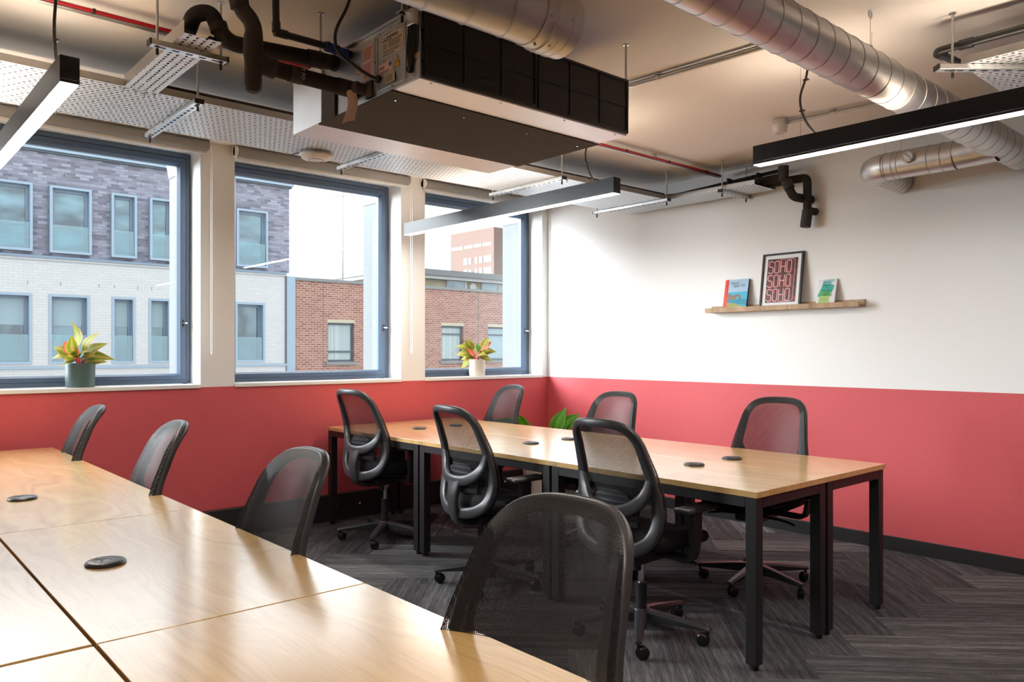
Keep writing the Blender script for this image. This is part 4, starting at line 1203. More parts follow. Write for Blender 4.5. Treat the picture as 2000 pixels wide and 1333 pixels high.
t = pipes('insulated_pipe', 'thick taped black pipe with a hanging bulb beside the unit', 'pipe', (1.2, 2.72, 2.4), 'insulated pipes at the unit')
MB().tube(fillet([(1.112, 2.76, ZC), (1.113, 2.75, 2.54), (1.142, 2.72, 2.495), (1.145, 2.70, 2.44), (1.140, 2.70, 2.36)], 0.04), 0.030, 16).build('riser', 'insul_tape', t, world=True)
MB().lathe([(0.0, 2.228), (0.018, 2.229), (0.027, 2.238), (0.030, 2.26), (0.031, 2.34), (0.036, 2.375), (0.034, 2.42), (0.028, 2.45), (0.0, 2.46)], 18, (1.140, 2.70, 0)).build('strainer_bulb', 'insul_tape', t, world=True)
MB().tube([(1.125, 2.70, 2.355), (1.185, 2.70, 2.335), (1.22, 2.70, 2.331)], 0.036, 16).build('pipe_wrap', 'insul_tape', t, world=True)
MB().tube([(1.09, 2.745, 2.625), (1.112, 2.75, 2.54)], 0.034, 14).build('pipe_wrap', 'insul_tape', t, world=True)
MB().tube([(1.15, 2.70, 2.336), (1.30, 2.70, 2.330), (1.555, 2.70, 2.328)], 0.029, 16).build('pipe_run', 'insul', t, world=True)
MB().tube([(1.275, 2.70, 2.331), (1.325, 2.70, 2.330)], 0.0315, 16).build('pipe_tape', 'insul_tape', t, world=True)
MB().tube([(1.475, 2.70, 2.329), (1.535, 2.70, 2.328)], 0.0325, 16).build('pipe_tape', 'insul_tape', t, world=True)
lettering('ST PO', 0.020, 'galv_dull', t, (1.312, 2.6685, 2.334), Matrix(((0, 1, 0), (0, 0, -1), (-1, 0, 0))), align='CENTER')
t = thing('paper_tag', 'crumpled pink paper tag hanging from the pipe by the unit', 'tag', (1.49, 2.68, 2.29))
M['pink_paper'] = speckle(mat('pink_paper', (.7, .5, .46), 0.7), lin(226, 196, 184), 0.08, 60)
vs = []
for k in range(7):
    u = k / 6
    for s_ in (-1, 0, 1):
        w_ = s_ * (0.017 + 0.007 * u)
        vs.append((1.500 + 0.010 * math.sin(u * 4) + 0.006 * s_ * s_ - 0.01 * u + 0.75 * w_, 2.650 - 0.01 * u - 0.66 * w_, 2.305 - 0.128 * u + 0.006 * s_))
vs2 = [(p[0] + 0.0006, p[1], p[2]) for p in vs]; n = len(vs)
fs = []
for k in range(6):
    for j in range(2):
        a = k * 3 + j
        fs.append((a, a + 1, a + 4, a + 3)); fs.append((n + a, n + a + 3, n + a + 4, n + a + 1))
MB().add(vs + vs2, fs).build('paper', 'pink_paper', t, world=True, ang=70)
MB().tube([(1.505, 2.66, 2.300), (1.505, 2.672, 2.315)], 0.001, 5).build('string', 'white_plastic', t, world=True)
t = thing('drain_pipe', 'thin black drain pipe dropping from the ceiling to a blue hose', 'pipe', (1.4, 2.8, 2.51))
MB().tube([(1.269, 2.80, ZC), (1.272, 2.80, 2.512), ], 0.0135, 12).tube([(1.272, 2.80, 2.512), (1.475, 2.78, 2.505)], 0.0135, 12).build('pipe_run', 'black_plastic', t, world=True)
MB().tube([(1.2715, 2.80, 2.550), (1.272, 2.80, 2.512)], 0.0165, 12).tube([(1.265, 2.80, 2.512), (1.315, 2.796, 2.511)], 0.0165, 12).build('pipe_elbow', 'black_plastic', t, world=True)
MB().tube(smooth_path([(1.465, 2.781, 2.505), (1.50, 2.775, 2.500), (1.530, 2.765, 2.490), (1.556, 2.76, 2.486)], 4), 0.020, 14).build('blue_hose', 'blue_pvc', t, world=True)
MB().tube([(1.474, 2.780, 2.505), (1.480, 2.779, 2.504)], 0.0215, 14).build('hose_clip', 'gasket', t, world=True)
MB().tube([(1.510, 2.772, 2.4975), (1.516, 2.770, 2.495)], 0.0215, 14).build('hose_clip', 'gasket', t, world=True)
# loose black cables at the unit
t = thing('black_cable', 'loose black cable looping from the ceiling to the unit side', 'cable', (1.5, 2.6, 2.5))
MB().tube(smooth_path([(1.50, 2.62, ZC), (1.47, 2.62, 2.60), (1.425, 2.62, 2.50), (1.435, 2.62, 2.43), (1.49, 2.60, 2.385), (1.535, 2.56, 2.345), (1.557, 2.532, 2.330)], 6), 0.0062, 8).build('cable_run', 'black_cable', t, world=True)
MB().cyl((1.550, 2.532, 2.329), (1.5605, 2.532, 2.329), 0.014, 16).build('gland', 'gasket', t, world=True)

# ------------------------------------------------------------------ ducted air conditioning unit
UX0, UX1, UY0, UY1, UZ0, UZ1 = 1.561, 2.680, 2.262, 2.970, 2.267, 2.515
t = thing('air_conditioning_unit', 'large ceiling-hung ducted air conditioning unit with dark filter face', 'air conditioner', ((UX0 + UX1) / 2, (UY0 + UY1) / 2, UZ0))
MB().box(UX0, UX1, UY0, UY1, UZ0, UZ1).build('casing', 'case', t, 0.002, world=True)
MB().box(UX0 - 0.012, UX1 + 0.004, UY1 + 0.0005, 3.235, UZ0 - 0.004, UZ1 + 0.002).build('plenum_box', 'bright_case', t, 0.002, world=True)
MB().box(UX0 + 0.001, UX1 - 0.001, UY0 + 0.001, 2.432, UZ0 - 0.0045, UZ0 - 0.0003).build('bright_underside', 'bright_case', t, 0.001, world=True)  # front strip of the underside, brighter metal painted in for its reflection
MB().box(UX0 - 0.010, UX1 + 0.003, 2.433, 3.000, UZ0 - 0.009, UZ0 - 0.0045).build('insulation_board', 'foam_board', t, 0.001, world=True)
MB().box(UX0 - 0.011, UX0 - 0.0005, 2.86, 3.000, UZ0 - 0.008, UZ1 - 0.12).build('side_insulation', 'foam_board', t, 0.001, world=True)
MB().box(UX0 + 0.0, UX1, 2.505, 2.5065, UZ0 - 0.0094, UZ0 - 0.0092).build('board_seam', 'gasket', t, world=True)
for x in (1.62, 1.95, 2.30, 2.62):
    MB().cyl((x, 2.512, UZ0 - 0.009), (x, 2.512, UZ0 - 0.0115), 0.004, 10).build('screw', 'chrome', t, world=True)
    MB().cyl((x, 2.28, UZ0 - 0.0045), (x, 2.28, UZ0 - 0.007), 0.004, 10).build('screw', 'galv_dull', t, world=True)
# two filter panels of three by two fields
def filter_panel(xa, xb):
    y = UY0
    z0, z1 = UZ0 + 0.004, UZ1 - 0.004
    f = MB().box(xa + 0.004, xb - 0.004, y - 0.006, y - 0.002, z0 + 0.004, z1 - 0.004).build('filter_panel', 'filter', t, world=True, smooth=False)
    q = MB(); e = 0.011
    q.box(xa, xb, y - 0.012, y - 0.0006, z0, z0 + e); q.box(xa, xb, y - 0.012, y - 0.0006, z1 - e, z1)
    q.box(xa, xa + e, y - 0.012, y - 0.0006, z0 + e, z1 - e); q.box(xb - e, xb, y - 0.012, y - 0.0006, z0 + e, z1 - e)
    q.build('filter_frame', 'gasket', f, 0.002, world=True)
    for k in (1, 2):
        x = xa + (xb - xa) * k / 3
        MB().box(x - 0.0028, x + 0.0028, y - 0.0100, y - 0.0062, z0 + e, z1 - e).build('filter_bar', 'gasket', f, world=True)
    zm = (z0 + z1) / 2
    MB().box(xa + e, xb - e, y - 0.0096, y - 0.0062, zm - 0.0028, zm + 0.0028).build('filter_bar', 'gasket', f, world=True)
filter_panel(UX0 + 0.012, 2.117); filter_panel(2.125, UX1 - 0.003)
for z in (UZ0 + 0.075, UZ0 + 0.185):
    MB().box(UX0 + 0.002, UX0 + 0.012, UY0 - 0.010, UY0 - 0.0006, z - 0.016, z + 0.016).build('filter_hinge', 'gasket', t, world=True)
# the side with the labels faces -X
xs = UX0
def plate(name, m_, y0, y1, z0, z1, th=0.0008, base=0.0, parent=None):
    return MB().box(xs - base - th, xs - base - 0.0001, min(y0, y1), max(y0, y1), z0, z1).build(name, m_, parent or t, world=True, smooth=False)
M['sticker'] = mat('label_paper', lin(206, 196, 184), 0.5)
M['sticker_pink'] = mat('label_paper_pink', lin(222, 186, 170), 0.5)
M['ink_black'] = mat('ink_black', (0.02, 0.02, 0.02), 0.5)
M['ink_blue'] = mat('ink_blue', lin(50, 70, 150), 0.5)
M['ink_dred'] = mat('ink_dark_red', lin(186, 90, 84), 0.5)
M['ink_soft'] = mat('ink_soft_grey', lin(120, 112, 104), 0.5)
M['yellow_sign'] = mat('yellow_sign', lin(232, 170, 30), 0.45)
cov = MB()
# pressed access cover: raised rim
for (y0, y1, z0, z1) in ((2.352, 2.546, UZ0 + 0.016, UZ0 + 0.020), (2.352, 2.546, UZ1 - 0.026, UZ1 - 0.022), (2.350, 2.354, UZ0 + 0.016, UZ1 - 0.022), (2.544, 2.548, UZ0 + 0.016, UZ1 - 0.022), (2.562, 2.567, UZ0 + 0.02, UZ1 - 0.02)):
    cov.box(xs - 0.003, xs - 0.0001, y0, y1, z0, z1)
cov.build('cover_rim', 'galv_dull', t, 0.001, world=True)
MB().box(xs - 0.016, xs + 0.05, UY0 + 0.03, UY1 - 0.01, UZ1 + 0.0003, UZ1 + 0.0035).build('top_flange', 'case', t, world=True)
MB().box(xs - 0.024, xs - 0.0001, 2.268, 2.315, UZ1 - 0.062, UZ1 - 0.004).build('hanger_bracket', 'galv', t, 0.004, world=True)
pl = plate('rating_label', 'sticker', 2.366, 2.510, 2.397, 2.483)
X = xs - 0.0010
lettering('MITSUBISHI', 0.0115, 'ink_black', pl, (X, 2.484, 2.4665), sx=0.8)
lettering('ELECTRIC', 0.0115, 'ink_black', pl, (X, 2.484, 2.4575), sx=0.8)
q = MB()
for k in range(3):       # three-diamond mark
    a = PI / 2 + k * 2 * PI / 3
    d1 = Vector((math.cos(a), math.sin(a))); sd = Vector((-d1.y, d1.x))
    c = Vector((-2.496, 2.4635))
    P_ = [c, c + d1 * 0.006 + sd * 0.0034, c + d1 * 0.012, c + d1 * 0.006 - sd * 0.0034]
    q.prism([(p.x, p.y) for p in P_], lambda u, v, h: (h, -u, v), X, X - 0.0003)
q.build('maker_mark', 'ink_black', pl, world=True, smooth=False)
def lines(parent, m_, y0, y1, z0, z1, n, name='small_print', fill=0.55):
    q = MB()
    for k in range(n):
        z = z1 - (z1 - z0) * (k + 0.5) / n; hh = (z1 - z0) / n * fill / 2
        q.box(X - 0.0002, X + 0.0001, min(y0, y1) + random.uniform(0, 0.25) * abs(y1 - y0), max(y0, y1), z - hh, z + hh)
    o = q.build(name, m_, parent, world=True, smooth=False); o['kind'] = 'stuff'
    return o
lines(pl, 'ink_black', 2.40, 2.440, 2.462, 2.474, 2)
lines(pl, 'ink_soft', 2.476, 2.504, 2.428, 2.450, 7)
lines(pl, 'ink_soft', 2.375, 2.468, 2.428, 2.456, 7)
lines(pl, 'ink_soft', 2.375, 2.504, 2.412, 2.424, 3)
lines(pl, 'ink_black', 2.420, 2.504, 2.404, 2.409, 1)
pl = plate('instruction_label', 'sticker_pink', 2.576, 2.655, 2.351, 2.482)
lines(pl, 'ink_dred', 2.582, 2.648, 2.425, 2.474, 9); lines(pl, 'ink_dred', 2.582, 2.648, 2.358, 2.415, 12)
pl = plate('contact_label', 'sticker_pink', 2.440, 2.539, 2.340, 2.381)
lines(pl, 'ink_blue', 2.490, 2.532, 2.358, 2.370, 2); lines(pl, 'ink_blue', 2.452, 2.532, 2.343, 2.352, 3, fill=0.4)
MB().cyl((X + 0.0001, 2.455, 2.368), (X - 0.0002, 2.455, 2.368), 0.009, 20).build('round_mark', 'ink_blue', pl, world=True)
pl = plate('data_label', 'sticker', 2.420, 2.486, 2.297, 2.332, base=0.0031)
X = xs - 0.0042; lines(pl, 'ink_soft', 2.428, 2.480, 2.301, 2.328, 7); X = xs - 0.0010
pl = plate('unit_number_label', 'sticker', 2.266, 2.338, 2.340, 2.358)
lettering('FCU-2018', 0.012, 'ink_black', pl, (X, 2.332, 2.3445), sx=0.8)
def warning(y, z, s_):
    o = MB().prism([(-y - s_ / 2, z), (-y + s_ / 2, z), (-y, z + s_ * 1.05)], lambda u, v, h: (h, -u, v), xs - 0.0009, xs - 0.0001).build('warning_sign', 'yellow_sign', t, world=True, smooth=False)
    MB().prism([(-y + 0.001, z + s_ * 0.72), (-y - 0.005, z + s_ * 0.42), (-y - 0.0005, z + s_ * 0.44), (-y - 0.003, z + s_ * 0.14), (-y + 0.005, z + s_ * 0.50), (-y + 0.0008, z + s_ * 0.48)], lambda u, v, h: (h, -u, v), xs - 0.0012, xs - 0.00092).build('flash_symbol', 'ink_black', o, world=True, smooth=False)
    q = MB()
    P_ = [(-y - s_ / 2, z), (-y + s_ / 2, z), (-y, z + s_ * 1.05)]
    for a, b_ in zip(P_, P_[1:] + P_[:1]):
        q.bar((xs - 0.001, -a[0], a[1]), (xs - 0.001, -b_[0], b_[1]), 0.0016, 0.0004, up=(1, 0, 0))
    q.build('sign_border', 'ink_black', o, world=True, smooth=False)
warning(2.408, 2.345, 0.040); warning(2.685, 2.392, 0.040)
for (y, z) in ((2.30, 2.285), (2.40, 2.500), (2.45, 2.503), (2.33, 2.495), (2.53, 2.284), (2.53, 2.498), (2.60, 2.495), (2.66, 2.340), (2.69, 2.352), (2.36, 2.282), (2.44, 2.281), (2.56, 2.40)):
    MB().cyl((xs - 0.0001, y, z), (xs - 0.0028, y, z), 0.0042, 10).build('screw', 'chrome', t, world=True)
# bundle of cables down the front edge of that side, stub and socket low on the casing
for k in range(4):
    y = 2.312 - 0.012 * k
    pth = smooth_path([(xs - 0.012, y, UZ1 + 0.03), (xs - 0.010, y + 0.006, 2.46), (xs - 0.010, y + 0.014 - k * 0.002, 2.38), (xs - 0.008, 2.320 - 0.003 * k, 2.32), (xs - 0.002, 2.318, 2.308)], 5)
    MB().tube(pth, 0.0042, 8).build('control_cable', 'black_cable', t, world=True)
MB().cyl((xs - 0.0002, 2.318, 2.308), (xs - 0.012, 2.318, 2.308), 0.013, 16).build('cable_gland', 'gasket', t, world=True)
MB().cyl((xs - 0.055, 2.625, 2.312), (xs - 0.0002, 2.625, 2.312), 0.021, 20).build('capped_stub', 'foam_board', t, world=True)
MB().box(xs - 0.012, xs - 0.0001, 2.57, 2.615, 2.272, 2.335).build('stub_plate', 'foam_board', t, world=True)
MB().cyl((xs - 0.010, 2.870, 2.486), (xs - 0.0002, 2.870, 2.486), 0.036, 20).build('pipe_rosette', 'gasket', t, world=True)
MB().cyl((xs - 0.010, 2.70, 2.328), (xs - 0.0002, 2.70, 2.328), 0.036, 20).build('pipe_rosette', 'gasket', t, world=True)
for (x, y) in ((UX1 + 0.02, 2.285), (UX0 - 0.05, 2.905), (UX1 + 0.02, 2.905), (UX0 - 0.05, 2.30)):
    rod(t, x, y, UZ1 - 0.035, ZC)
    sx = 1 if x > 2 else -1
    MB().box(min(x + sx * 0.015, UX1 if sx > 0 else UX0), max(x + sx * 0.015, UX1 if sx > 0 else UX0), y - 0.02, y + 0.02, UZ1 - 0.024, UZ1 - 0.021).build('hanger_lug', 'galv', t, world=True)

# ------------------------------------------------------------------ round spiral ducts
def duct_mesh(a, b_, r, seg=40):
    return MB().cyl(a, b_, r, seg, caps=False)
def seam(a, b_, r, pitch, seg=32, w=0.0024):
    A = Vector(a); B = Vector(b_); d = (B - A).normalized(); L = (B - A).length
    p = Vector((0, 0, 1)); e1 = d.cross(p).normalized(); e2 = d.cross(e1)
    n = int(L / pitch * seg)
    pts = []
    for k in range(n + 1):
        s_ = L * k / n; a_ = 2 * PI * s_ / pitch
        pts.append(A + d * s_ + (e1 * math.cos(a_) + e2 * math.sin(a_)) * r)
    ups = [(e1 * math.cos(2 * PI * (L * k / n) / pitch) + e2 * math.sin(2 * PI * (L * k / n) / pitch)) for k in range(n + 1)]
    return MB().sweep(pts, [(-w, 0), (w, 0), (w * 0.5, w * 0.9), (-w * 0.5, w * 0.9)], False, ups)
def collar(a, b_, r): return MB().cyl(a, b_, r, 40, caps=False)
DY, DZ, DR = 1.396, 2.425, 0.086
t = thing('spiral_duct', 'long galvanised spiral duct crossing the ceiling to the shelf wall', 'duct', (2.6, DY, DZ - DR), group='round spiral ducts')
MB().cyl((-1.2, DY, DZ), (WX - 0.001, DY, DZ), DR, 48, caps=False).build('duct_body', 'duct', t, world=True)
seam((-1.2, DY, DZ), (WX - 0.001, DY, DZ), DR, 0.118).build('spiral_seam', 'galv_dull', t, world=True)
for x in (0.4, 3.17):
    w_ = MB().cyl((x, DY, DZ + DR + 0.012), (x, DY, ZC - 0.012), 0.0016, 6).build('hanger_wire', 'galv', t, world=True)
    MB().tube([(x + 0.014 * math.cos(2 * PI * k / 14), DY, ZC - 0.018 + 0.014 * math.sin(2 * PI * k / 14)) for k in range(14)], 0.0035, 8, closed=True).build('eye_bolt', 'galv', w_, world=True)
    MB().cyl((x + 0.012, DY, DZ + DR + 0.03), (x + 0.016, DY, DZ + DR + 0.09), 0.0012, 6).box(x - 0.010, x + 0.010, DY - 0.006, DY + 0.006, DZ + DR + 0.0005, DZ + DR + 0.03).build('wire_grip', 'galv', w_, world=True)
# branch parallel to the shelf wall with damper knob and elbow into the wall
CX, CZ, CR = 4.72, 2.395, 0.080
t = thing('duct_branch', 'short bright duct branch with a damper knob bending into the wall', 'duct', (CX, 1.75, CZ - CR), group='round spiral ducts')
MB().cyl((CX, DY + 0.01, DZ - 0.012), (CX, 1.60, CZ), CR * 1.12, 40, CR, caps=False).build('saddle_tee', 'duct', t, world=True)
YE = 1.985
MB().cyl((CX, 1.60, CZ), (CX, YE, CZ), CR, 40, caps=False).build('duct_body', 'duct', t, world=True)
q = MB()
for y in (1.605, 1.665, 1.735, 1.90, 1.93, 1.975):
    q2 = [(CX + CR * math.cos(2 * PI * k / 40), y, CZ + CR * math.sin(2 * PI * k / 40)) for k in range(40)]
    MB().tube(q2, 0.0032, 6, closed=True).build('joint_bead', 'galv_dull', t, world=True)
# smooth 90 degree elbow
er = 0.105
arc = [(CX + er - er * math.cos(R(a_)), YE + er * math.sin(R(a_)), CZ) for a_ in range(0, 91, 6)]
MB().tube(arc, CR, 40, caps=False).build('elbow', 'duct', t, world=True)
xe = CX + er
MB().cyl((xe, YE + er, CZ), (WX - 0.001, YE + er, CZ), CR * 0.985, 40, caps=False).build('wall_spigot', 'duct', t, world=True)
seam((xe + 0.01, YE + er, CZ), (WX - 0.001, YE + er, CZ), CR * 0.985, 0.055).build('spiral_seam', 'galv_dull', t, world=True)
k_ = MB().cyl((CX - CR - 0.018, 1.825, CZ + 0.015), (CX - CR + 0.012, 1.825, CZ + 0.015), 0.034, 28).build('damper_knob', 'galv_dull', t, 0.003, world=True)
MB().tube([(CX - CR - 0.019, 1.825 + 0.028 * math.cos(2 * PI * j / 24), CZ + 0.015 + 0.028 * math.sin(2 * PI * j / 24)) for j in range(24)], 0.004, 6, closed=True).build('knob_rim', 'galv', k_, world=True)
MB().bar((CX - CR - 0.022, 1.843, CZ + 0.033), (CX - CR - 0.022, 1.807, CZ - 0.003), 0.009, 0.009).build('knob_lever', 'galv', k_, 0.002, world=True)
for y in (1.90, 1.99):
    MB().cyl((CX, y, CZ + CR), (CX, y, ZC), 0.0016, 6).build('hanger_wire', 'galv', t, world=True)
# second duct: in front of the filter face, open end with collars
BY, BZ, BR = 1.890, 2.420, 0.100
t = thing('open_duct', 'galvanised duct with an open collared end in front of the unit', 'duct', (1.4, BY, BZ - BR), group='round spiral ducts')
q = MB(); q.cyl((0.2, BY, BZ), (1.78, BY, BZ), BR, 48, caps=False); q.build('duct_body', 'duct', t, world=True)
seam((0.2, BY, BZ), (1.70, BY, BZ), BR, 0.155, w=0.0036).build('spiral_seam', 'galv_dull', t, world=True)
rx = Matrix.Rotation(PI / 2, 3, 'Y')
MB().lathe([(BR + 0.001, 1.735), (BR + 0.004, 1.738), (BR + 0.004, 1.775), (BR + 0.009, 1.782), (BR + 0.009, 1.815), (BR + 0.011, 1.817), (BR + 0.011, 1.823), (BR + 0.009, 1.825), (BR + 0.009, 1.85), (BR + 0.0115, 1.852), (BR + 0.0115, 1.858), (BR + 0.009, 1.860), (BR + 0.009, 1.895), (BR + 0.005, 1.895), (BR + 0.005, 1.78), (BR + 0.001, 1.735)], 48, (0, BY, BZ), rx).build('end_collar', 'duct', t, world=True)
for (a_, x) in ((-100, 1.75), (-160, 1.75), (-30, 1.75), (-110, 1.80), (-165, 1.84), (-60, 1.80)):
    d_ = Vector((0, math.sin(R(a_ - 90)) if False else math.cos(R(a_)), math.sin(R(a_))))
    p0 = Vector((x, BY, BZ)) + d_ * (BR + 0.004); MB().cyl(p0, p0 + d_ * 0.008, 0.0045, 8).build('screw', 'galv_dull', t, world=True)
for x in (0.6, 1.55):
    MB().cyl((x, BY, BZ + BR), (x, BY, ZC), 0.003, 8).build('hanger_wire', 'galv', t, world=True)

# ------------------------------------------------------------------ conduits, alarm cable, detector, access point
def conduit(name, label, a, b_, clips, r=0.011, z=2.664):
    t = thing(name, label, 'conduit', ((a[0] + b_[0]) / 2, (a[1] + b_[1]) / 2, z), group='galvanised conduits')
    A = Vector((a[0], a[1], z)); B = Vector((b_[0], b_[1], z))
    MB().cyl(A, B, r, 14).build('conduit_tube', 'galv_dull', t, world=True)
    for f in clips:
        c = A.lerp(B, f); d = (B - A).normalized()
        MB().cyl(c - d * 0.009, c + d * 0.009, r + 0.003, 14).box(c.x - 0.016, c.x + 0.016, c.y - 0.014, c.y + 0.014, z + r, ZC - 0.0003).build('saddle_clip', 'galv', t, world=True)
    return t
conduit('conduit', 'galvanised conduit on the ceiling between the unit and the long duct', (3.085, 2.60), (3.155, 1.66), (0.2,), 0.013)
conduit('conduit', 'galvanised conduit on the ceiling leading to the alarm sounder', (4.283, 2.385), (4.36, 1.62), (0.36,))
t = thing('alarm_cable', 'red fire alarm cable clipped along a steel channel on the ceiling', 'cable', (2.0, 3.40, 2.66))
MB().box(-3.1, 5.12, 3.385, 3.412, 2.628, 2.652).build('cable_channel', 'galv_dull', t, 0.002, world=True)
MB().tube([(-3.1 + 0.2055 * k * 2, 3.379, 2.640 + 0.002 * math.sin(k * 2.1)) for k in range(21)], 0.0065, 8).build('red_cable', 'red_cable', t, world=True)
for k in range(18):
    x = -2.9 + 0.46 * k
    MB().box(x - 0.005, x + 0.005, 3.3705, 3.3845, 2.632, 2.648).build('cable_clip', 'gasket', t, world=True)
for x in (-1.6, 0.5, 1.35, 2.4, 4.37):
    MB().box(x - 0.02, x + 0.02, 3.390, 3.450, 2.653, 2.656).box(x - 0.012, x + 0.012, 3.425, 3.45, 2.6562, ZC - 0.0004).build('channel_bracket', 'galv', t, world=True)
t = thing('alarm_sounder', 'small white alarm sounder hanging from its grey ceiling base', 'alarm', (4.262, 2.412, 2.60))
MB().lathe([(0.0, 2.600), (0.036, 2.600), (0.040, 2.606), (0.046, 2.648), (0.0, 2.648)], 28, (4.262, 2.412, 0)).build('sounder_body', 'white_plastic', t, world=True)
MB().lathe([(0.0, 2.6482), (0.044, 2.6482), (0.044, ZC - 0.0005), (0.0, ZC - 0.0005)], 28, (4.262, 2.412, 0)).build('mounting_base', 'galv', t, world=True)
MB().lathe([(0.0, 2.597), (0.022, 2.597), (0.026, 2.5998), (0.0, 2.5998)], 20, (4.262, 2.412, 0)).build('sounder_grille', 'galv_dull', t, world=True)
t = thing('access_point', 'white dome wireless access point under the wide cable tray', 'access point', (2.155, 4.20, 2.43))
MB().lathe([(0.0, 2.425), (0.045, 2.427), (0.078, 2.434), (0.096, 2.446), (0.099, 2.455), (0.090, 2.4685), (0.0, 2.4685)], 40, (2.155, 4.20, 0)).build('dome', 'white_plastic', t, world=True)
M['purple'] = mat('purple_cable', lin(120, 110, 190), 0.4)
MB().tube(smooth_path([(2.12, 4.23, 2.466), (2.06, 4.25, 2.463), (2.035, 4.26, 2.450), (2.06, 4.24, 2.438), (2.08, 4.225, 2.440)], 5), 0.003, 6).build('patch_cable', 'purple', t, world=True)
MB().tube([(2.155 + 0.045 * math.cos(a_), 4.20 + 0.045 * math.sin(a_), 2.426) for a_ in [2 * PI * k / 24 for k in range(24)]], 0.0012, 6, closed=True).build('status_ring', 'purple', t, world=True)
t = thing('black_conduit', 'black pipe bending round the tray in the upper right corner', 'pipe', (3.48, 0.9, 2.55))
MB().tube(fillet([(3.51, -0.4, 2.560), (3.478, 1.262, 2.555), (3.90, 1.205, 2.545), (4.6, 1.18, 2.545)], 0.03, 4), 0.016, 12).build('pipe_run', 'black_plastic', t, world=True)
MB().cyl((3.483, 1.17, 2.5555), (3.484, 1.12, 2.5555), 0.021, 12).cyl((3.50, 1.259, 2.5548), (3.545, 1.253, 2.5545), 0.021, 12).build('pipe_joint', 'black_plastic', t, world=True)

# ------------------------------------------------------------------ buildings across the street
st = MB().box(-60, 160, WY + 1.6, 260, -7.4, -7.0).build('ground', 'asphalt', smooth=False); struct(st)
# ---- brick and white building opposite
bA = thing('office_building', 'building opposite with blue-grey brick above and white brick below', 'building', (3.0, FY_, -7))
UP = [(0.30, 1.37), (1.85, 2.55), (3.14, 4.206), (4.616, 5.682), (6.20, 6.905), (7.269, 7.943), (8.45, 9.15), (9.94, 11.004)]
def wall_with_holes(m_, name, x0, x1, z0, z1, y0, y1, holes, parent):
    q = MB(); zs = sorted(set([h[2] for h in holes] + [h[3] for h in holes]))
    ha, hb = zs[0], zs[-1]
    q.box(x0, x1, y0, y1, z0, ha); q.box(x0, x1, y0, y1, hb, z1)
    xs_ = sorted(holes)
    cur = x0
    for h in xs_:
        q.box(cur, h[0], y0, y1, ha, hb); cur = h[1]
    q.box(cur, x1, y0, y1, ha, hb)
    return q.build(name, m_, parent, world=True, smooth=False)
XA0, XA1 = -14.0, 11.83
wall_with_holes('brick_dark', 'upper_wall', XA0, XA1, 3.97, 6.86, FY_, FY_ + 0.4, [(a, b_, 4.06, 5.96) for a, b_ in UP], bA)
LO = [(0.30, 1.37), (1.85, 2.55), (3.14, 4.206), (4.616, 5.655), (6.241, 6.891), (7.269, 7.913), (8.45, 9.10), (9.94, 10.951)]
wall_with_holes('brick_white', 'lower_wall', XA0, 11.67, 0.86, 3.90, FY_ - 0.02, FY_ + 0.4, [(a, b_, 0.92, 2.90) for a, b_ in LO], bA)
MB().box(XA0, 11.70, FY_ - 0.10, FY_ + 0.4, 3.90, 3.968).build('string_course', 'metal_blue_dark', bA, world=True)
MB().box(XA0, 11.68, FY_ - 0.06, FY_ + 0.4, 3.84, 3.8995).build('white_course', 'brick_white', bA, world=True)
MB().box(XA0, 11.70, FY_ - 0.10, FY_ + 0.4, 0.79, 0.859).build('sill_course', 'metal_blue', bA, world=True)
MB().box(XA0, 11.68, FY_ - 0.06, FY_ + 0.4, -7.0, 0.789).build('base_wall', 'brick_white', bA, world=True)
MB().box(XA0, XA1 + 0.06, FY_ - 0.10, FY_ + 0.5, 6.861, 6.92).build('parapet_strip', 'grey_frame', bA, world=True)  # dark grey strip directly below the parapet
MB().box(XA0, XA1 + 0.10, FY_ - 0.16, FY_ + 0.6, 6.9205, 7.16).build('parapet', 'metal_blue', bA, world=True)
MB().box(XA0, XA1, FY_ + 0.401, FY_ + 9.0, -7.0, 6.86).build('building_core', 'grey_frame', bA, world=True)
MB().box(11.71, 12.03, FY_ - 0.05, FY_ + 0.4, -7.0, 3.86).build('corner_post', 'metal_blue', bA, world=True)
MB().box(11.67, 11.71, FY_ - 0.07, FY_ + 0.3, -7.0, 3.88).build('downpipe', 'grey_frame', bA, world=True)
